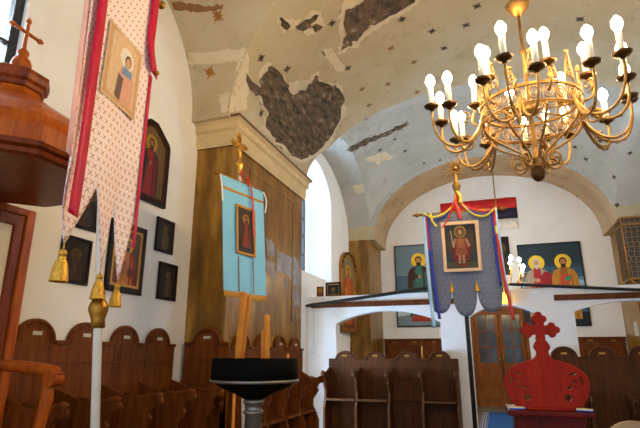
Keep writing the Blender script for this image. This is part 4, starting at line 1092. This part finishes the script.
# ------------------------------------------------------------------ chandelier
def spiral(c, r0, r1, turns, a0, plane, n=20):
    """flat spiral in the vertical plane through axis direction `plane` (radial vector)"""
    P = []
    for i in range(n + 1):
        t = i / n; a = a0 + turns * 2 * PI * t; r = r0 + (r1 - r0) * t
        P.append(Vector(c) + plane * (r * math.cos(a)) + Vector((0, 0, r * math.sin(a))))
    return P
def bez(p0, p1, p2, p3, n=14):
    p0, p1, p2, p3 = map(Vector, (p0, p1, p2, p3))
    return [p0 * (1 - t) ** 3 + p1 * 3 * t * (1 - t) ** 2 + p2 * 3 * t * t * (1 - t) + p3 * t ** 3 for t in [i / n for i in range(n + 1)]]
def chandelier():
    CXc, CYc, Z0 = .42, 4.0, 0
    o = thing('chandelier', 'large gilt crown chandelier with twenty-four lit candle bulbs', 'chandelier', (CXc, CYc, 0))
    RR = .38; ZR = 3.36
    V = lambda r, a, z: Vector((r * math.cos(a), r * math.sin(a), z))
    # stem, chain and rose
    mb = MB(); mb.lathe([(0, 2.83), (.02, 2.835), (.04, 2.86), (.045, 2.89), (.03, 2.93), (.02, 2.94), (.055, 2.96), (.055, 2.975), (.022, 2.99), (.018, 3.1), (.03, 3.13), (.018, 3.16), (.016, 3.34), (.06, 3.36), (.08, 3.4), (.06, 3.43), (.018, 3.45), (.014, 3.9), (.03, 3.93), (.014, 3.96), (.012, 4.3), (0, 4.31)], 18)
    mb.build('stem', 'chand', o)
    mb = MB(); mb.ball((0, 0, 2.86), .055, 14, (1, 1, 1.3)); mb.build('pendant_ball', 'bronze', o)
    mb = MB(); z = 4.3; k = 0
    while z < 6.95:
        pts = [(.018 * math.cos(t) * (1 if k % 2 else 0), .018 * math.cos(t) * (0 if k % 2 else 1), z + .035 * math.sin(t) + .03) for t in [2 * PI * i / 10 for i in range(10)]]
        mb.tube(pts, .005, 5, closed=True); z += .055; k += 1
    mb.build('chain', 'chand', o)
    mb = MB(); mb.lathe([(0, 4.28), (.03, 4.29), (.09, 4.36), (.1, 4.39), (.06, 4.42), (.02, 4.44), (0, 4.44)], 18); mb.build('canopy_rose', 'chand', o)
    # openwork crown band
    mb = MB()
    for z, r in ((ZR - .07, .010), (ZR + .07, .012), (ZR + .085, .007), (ZR - .085, .007)):
        mb.tube([V(RR, 2 * PI * i / 64, z) for i in range(64)], r, 6, closed=True)
    for i in range(24):
        a = 2 * PI * i / 24
        mb.tube([V(RR, a + .09 * math.cos(t), ZR + .048 * math.sin(t)) for t in [2 * PI * k / 12 for k in range(12)]], .006, 5, closed=True)
        mb.tube([V(RR, a + .045 * math.cos(t), ZR + .024 * math.sin(t)) for t in [2 * PI * k / 8 for k in range(8)]], .005, 5, closed=True)
        b = a + PI / 24; mb.tube([V(RR, b, ZR - .07), V(RR, b, ZR + .07)], .005, 5)
        # scalloped hem
        mb.tube([V(RR, a + .12 * (k / 6 - .5) * 2, ZR - .085 - .035 * math.sin(PI * k / 6)) for k in range(7)], .005, 5)
        mb.ball(V(RR, a, ZR - .13), .009, 6)
    mb.build('crown_band', 'chand', o)
    for i in range(16):
        a = 2 * PI * i / 16; big = i % 2 == 0; h = .25 if big else .14; w = .1 if big else .07
        mb = MB()
        for s_ in (-1, 1):
            mb.tube([V(RR, a + s_ * w * 1.15, ZR + .085), V(RR, a + s_ * w, ZR + .085 + h * .45), V(RR, a + s_ * w * .5, ZR + .085 + h * .75), V(RR, a, ZR + .085 + h)], .007, 5)
            mb.tube([V(RR, a + s_ * .05 + .05 * math.cos(t), ZR + .085 + h * .3 + .022 * math.sin(t)) for t in [2 * PI * k / 8 for k in range(8)]], .005, 5, closed=True)
        mb.tube([V(RR, a + .05 * math.cos(t), ZR + .085 + h * .58 + .02 * math.sin(t)) for t in [2 * PI * k / 8 for k in range(8)]], .005, 5, closed=True)
        mb.ball(V(RR, a, ZR + .085 + h + .018), .016, 8); mb.tube([V(RR, a - .045, ZR + .085 + h + .015), V(RR, a + .045, ZR + .085 + h + .015)], .006, 5)
        mb.build('crest', 'chand', o)
    # braces down to the stem, with scrolls
    for i in range(8):
        a = 2 * PI * i / 8 + .2; rad = V(1, a, 0); mb = MB()
        P = bez(V(RR, a, ZR - .08), V(RR - .02, a, ZR - .25), V(.08, a, ZR - .3), V(.07, a, 2.97))
        mb.tube(P, [.011 - .003 * k / 14 for k in range(15)], 6)
        mb.tube(spiral(V(.14, a, 2.95), .07, .014, 1.3, PI, rad), .009, 6)
        for k in range(3, 12): mb.ball(P[k] + rad * .014, .007, 6)
        mb.tube([V(.03, a, ZR + .03), V(RR, a, ZR - .06)], .007, 6)
        mb.build('brace', 'chand', o)
    # six branches of three lights, and six lights standing on the crown
    def light(e, parent):
        mb = MB(); mb.lathe([(0, -.02), (.012, -.018), (.02, 0), (.05, .012), (.064, .03), (.055, .032), (.022, .022), (.02, .037), (.026, .052), (0, .052)], 14, e); mb.build('drip_pan', 'bronze', parent)
        mb = MB(); mb.lathe([(0, .045), (.021, .045), (.021, .205), (.015, .21), (0, .21)], 12, e); c = mb.build('candle_sleeve', 'candle', o)
        mb = MB(); mb.lathe([(0, .205), (.014, .208), (.027, .222), (.037, .25), (.036, .272), (.026, .295), (.011, .315), (0, .32)], 12, e); mb.build('bulb', 'bulb', c)
    for i in range(6):
        a = R(-165 + 60 * i); mb = MB(); tips = []; rad = V(1, a, 0)
        for da, r, zt in ((0, .78, 3.43), (-.26, .70, 3.37), (.26, .70, 3.35)):
            e = V(r, a + da, zt)
            P = bez(V(RR, a, ZR - .02), V(RR + .1, a + da * .4, ZR - .36), V(r + .03, a + da, ZR - .34), e, 16)
            mb.tube(P, [.013 - .003 * k / 16 for k in range(17)], 6); tips.append(e)
            for k in range(4, 15, 2): mb.ball(P[k] - Vector((0, 0, .014)), .008, 6)
        mb.tube(spiral(V(RR + .15, a, ZR - .24), .075, .015, 1.25, PI * .5, rad), .008, 6)
        mb.tube(spiral(V(RR + .13, a, ZR + .0), .055, .012, 1.25, -PI * .6, rad), .007, 6)
        arm = mb.build('branch', 'chand', o)
        for e in tips: light(e, arm)
    for i in range(6):
        a = R(-135 + 60 * i); e = V(RR + .05, a, ZR + .18); mb = MB()
        mb.tube(bez(V(RR, a, ZR), V(RR + .12, a, ZR + .02), V(RR + .08, a, ZR + .1), e, 8), .011, 6)
        light(e, mb.build('bracket', 'chand', o))
    return o
CH = chandelier()
def small_chandelier():
    p = at(503, 277, Y=12.5)
    o = thing('small_chandelier', 'distant small chandelier with white candle lights, half behind the grey banner', 'chandelier', (p.x, p.y, 0)); z = p.z
    V = lambda r, a, zz: Vector((r * math.cos(a), r * math.sin(a), zz))
    mb = MB(); mb.lathe([(0, z - .25), (.04, z - .22), (.05, z - .17), (.02, z - .1), (.05, z), (.03, z + .1), (.012, z + .2), (.012, z + .4), (0, z + .4)], 12); mb.build('stem', 'brass', o)
    mb = MB(); mb.tube([(0, 0, z + .38), (0, 0, 6.9)], .014, 6); mb.build('suspension_rod', 'brass', o)
    for i in range(12):
        a = 2 * PI * i / 12; r = .52 if i % 2 else .4; zz = z + (.02 if i % 2 else .22)
        mb = MB(); mb.tube(bez(V(.03, a, z - .1), V(.2, a, z - .25), V(r, a, z - .2), V(r, a, zz), 8), .012, 6); arm = mb.build('branch', 'brass', o)
        mb = MB(); mb.lathe([(0, 0), (.04, .01), (.045, .02), (0, .02)], 10, V(r, a, zz)); mb.lathe([(0, .02), (.014, .02), (.014, .11), (0, .11)], 8, V(r, a, zz)); mb.build('candle_sleeve', 'candle', arm)
        mb = MB(); mb.lathe([(0, .11), (.03, .125), (.042, .155), (.028, .2), (0, .23)], 8, V(r, a, zz)); mb.build('bulb', 'bulb_s', o)
small_chandelier()

# ------------------------------------------------------------------ pulpit with lattice panels on the far right
def pulpit():
    o = thing('wall_mounted_pulpit', 'dark carved pulpit with gold lattice panels fixed high beside the far brown pier', 'pulpit', (0, 0, 0))
    x0, x1, y0, y1, zt, zb = 3.06, XW - .01, 13.3, 13.96, 4.68, 3.2
    mb = MB(); mb.box((x0, y0, zb), (x1, y1, zt)); mb.build('body', 'lattice', o)
    mb = MB(); A = [(x0, y0, zb), (x1, y0, zb), (x1, y1, zb), (x0, y1, zb)]; B = [(x0 + .5, y0 + .3, zb - .45), (x1, y0 + .3, zb - .45), (x1, y1 - .3, zb - .45), (x0 + .5, y1 - .3, zb - .45)]
    a = [mb.bm.verts.new(p) for p in A]; b = [mb.bm.verts.new(p) for p in B]; mb.bm.faces.new(a); mb.bm.faces.new(b[::-1])
    for i in range(4): mb.bm.faces.new((a[i], a[(i + 1) % 4], b[(i + 1) % 4], b[i]))
    mb.build('tapered_base', 'lattice', o)
    mb = MB(); t = .018
    for z in (zt, zt - .18, zb): mb.tube([(x0, y1, z), (x0, y0, z), (x1, y0, z)], t, 6)
    mb.tube([(x0, y0, zb), (x0, y0, zt)], t, 6); mb.tube([(x0, y1, zb), (x0, y1, zt)], t, 6); mb.tube([A[0], B[0]], t, 6); mb.tube([A[3], B[3]], t, 6)
    mb.build('gilt_edging', 'frame_g', o)
pulpit()

# chair at the edge of the frame
def chair():
    p = at(633, 421, Y=5.2)
    o = thing('chair', 'beige round-backed chair standing beyond the red lectern', 'chair', (p.x, p.y, 0)); h = p.z
    mb = MB(); mb.prism([(-.2, h - .34), (.2, h - .34), (.22, h - .2)] + arc(0, h - .16, .22, 0, PI, 14, .16) + [(-.22, h - .2)], -.02, .03); mb.build('backrest', 'beige', o)
    mb = MB(); mb.box((-.22, -.4, .43), (.22, .03, .49), .02); mb.build('seat', 'beige', o)
    for x, y in ((-.18, -.36), (.18, -.36)): mb = MB(); mb.box((x - .02, y - .02, 0), (x + .02, y + .02, .43), .005); mb.build('leg', 'stall', o)
    for x in (-.19, .19): mb = MB(); mb.box((x - .02, .03, 0), (x + .02, .06, h - .2), .005); mb.build('leg', 'stall', o)
chair()

# ------------------------------------------------------------------ light
w = bpy.data.worlds.new('sky'); sc.world = w; w.use_nodes = True
bg = w.node_tree.nodes['Background']; bg.inputs[0].default_value = (.76, .86, 1.0, 1); bg.inputs[1].default_value = .95
def area(name, loc, rot, sx, sy, power, col):
    l = bpy.data.lights.new(name, 'AREA'); l.shape = 'RECTANGLE'; l.size = sx; l.size_y = sy; l.energy = power; l.color = col
    o = bpy.data.objects.new(name, l); COL.objects.link(o); o.location = loc; o.rotation_euler = rot; return o
area('daylight', (-5.0, 10.85, 4.7), (0, R(-90), 0), 2.6, 2.2, 160, (.55, .76, 1))
area('daylight', (5.0, 10.85, 4.7), (0, R(90), 0), 2.6, 2.2, 120, (.8, .9, 1))
area('daylight', (-5.1, 9.35, 1.3), (0, R(-90), 0), 2.2, 1.0, 420, (.38, .62, 1))  # blue light sent onto the screen through the added side doorway
area('daylight', (-5.0, 2.32, 4.6), (0, R(-90), 0), 1.4, 1.0, 90, (.8, .9, 1))
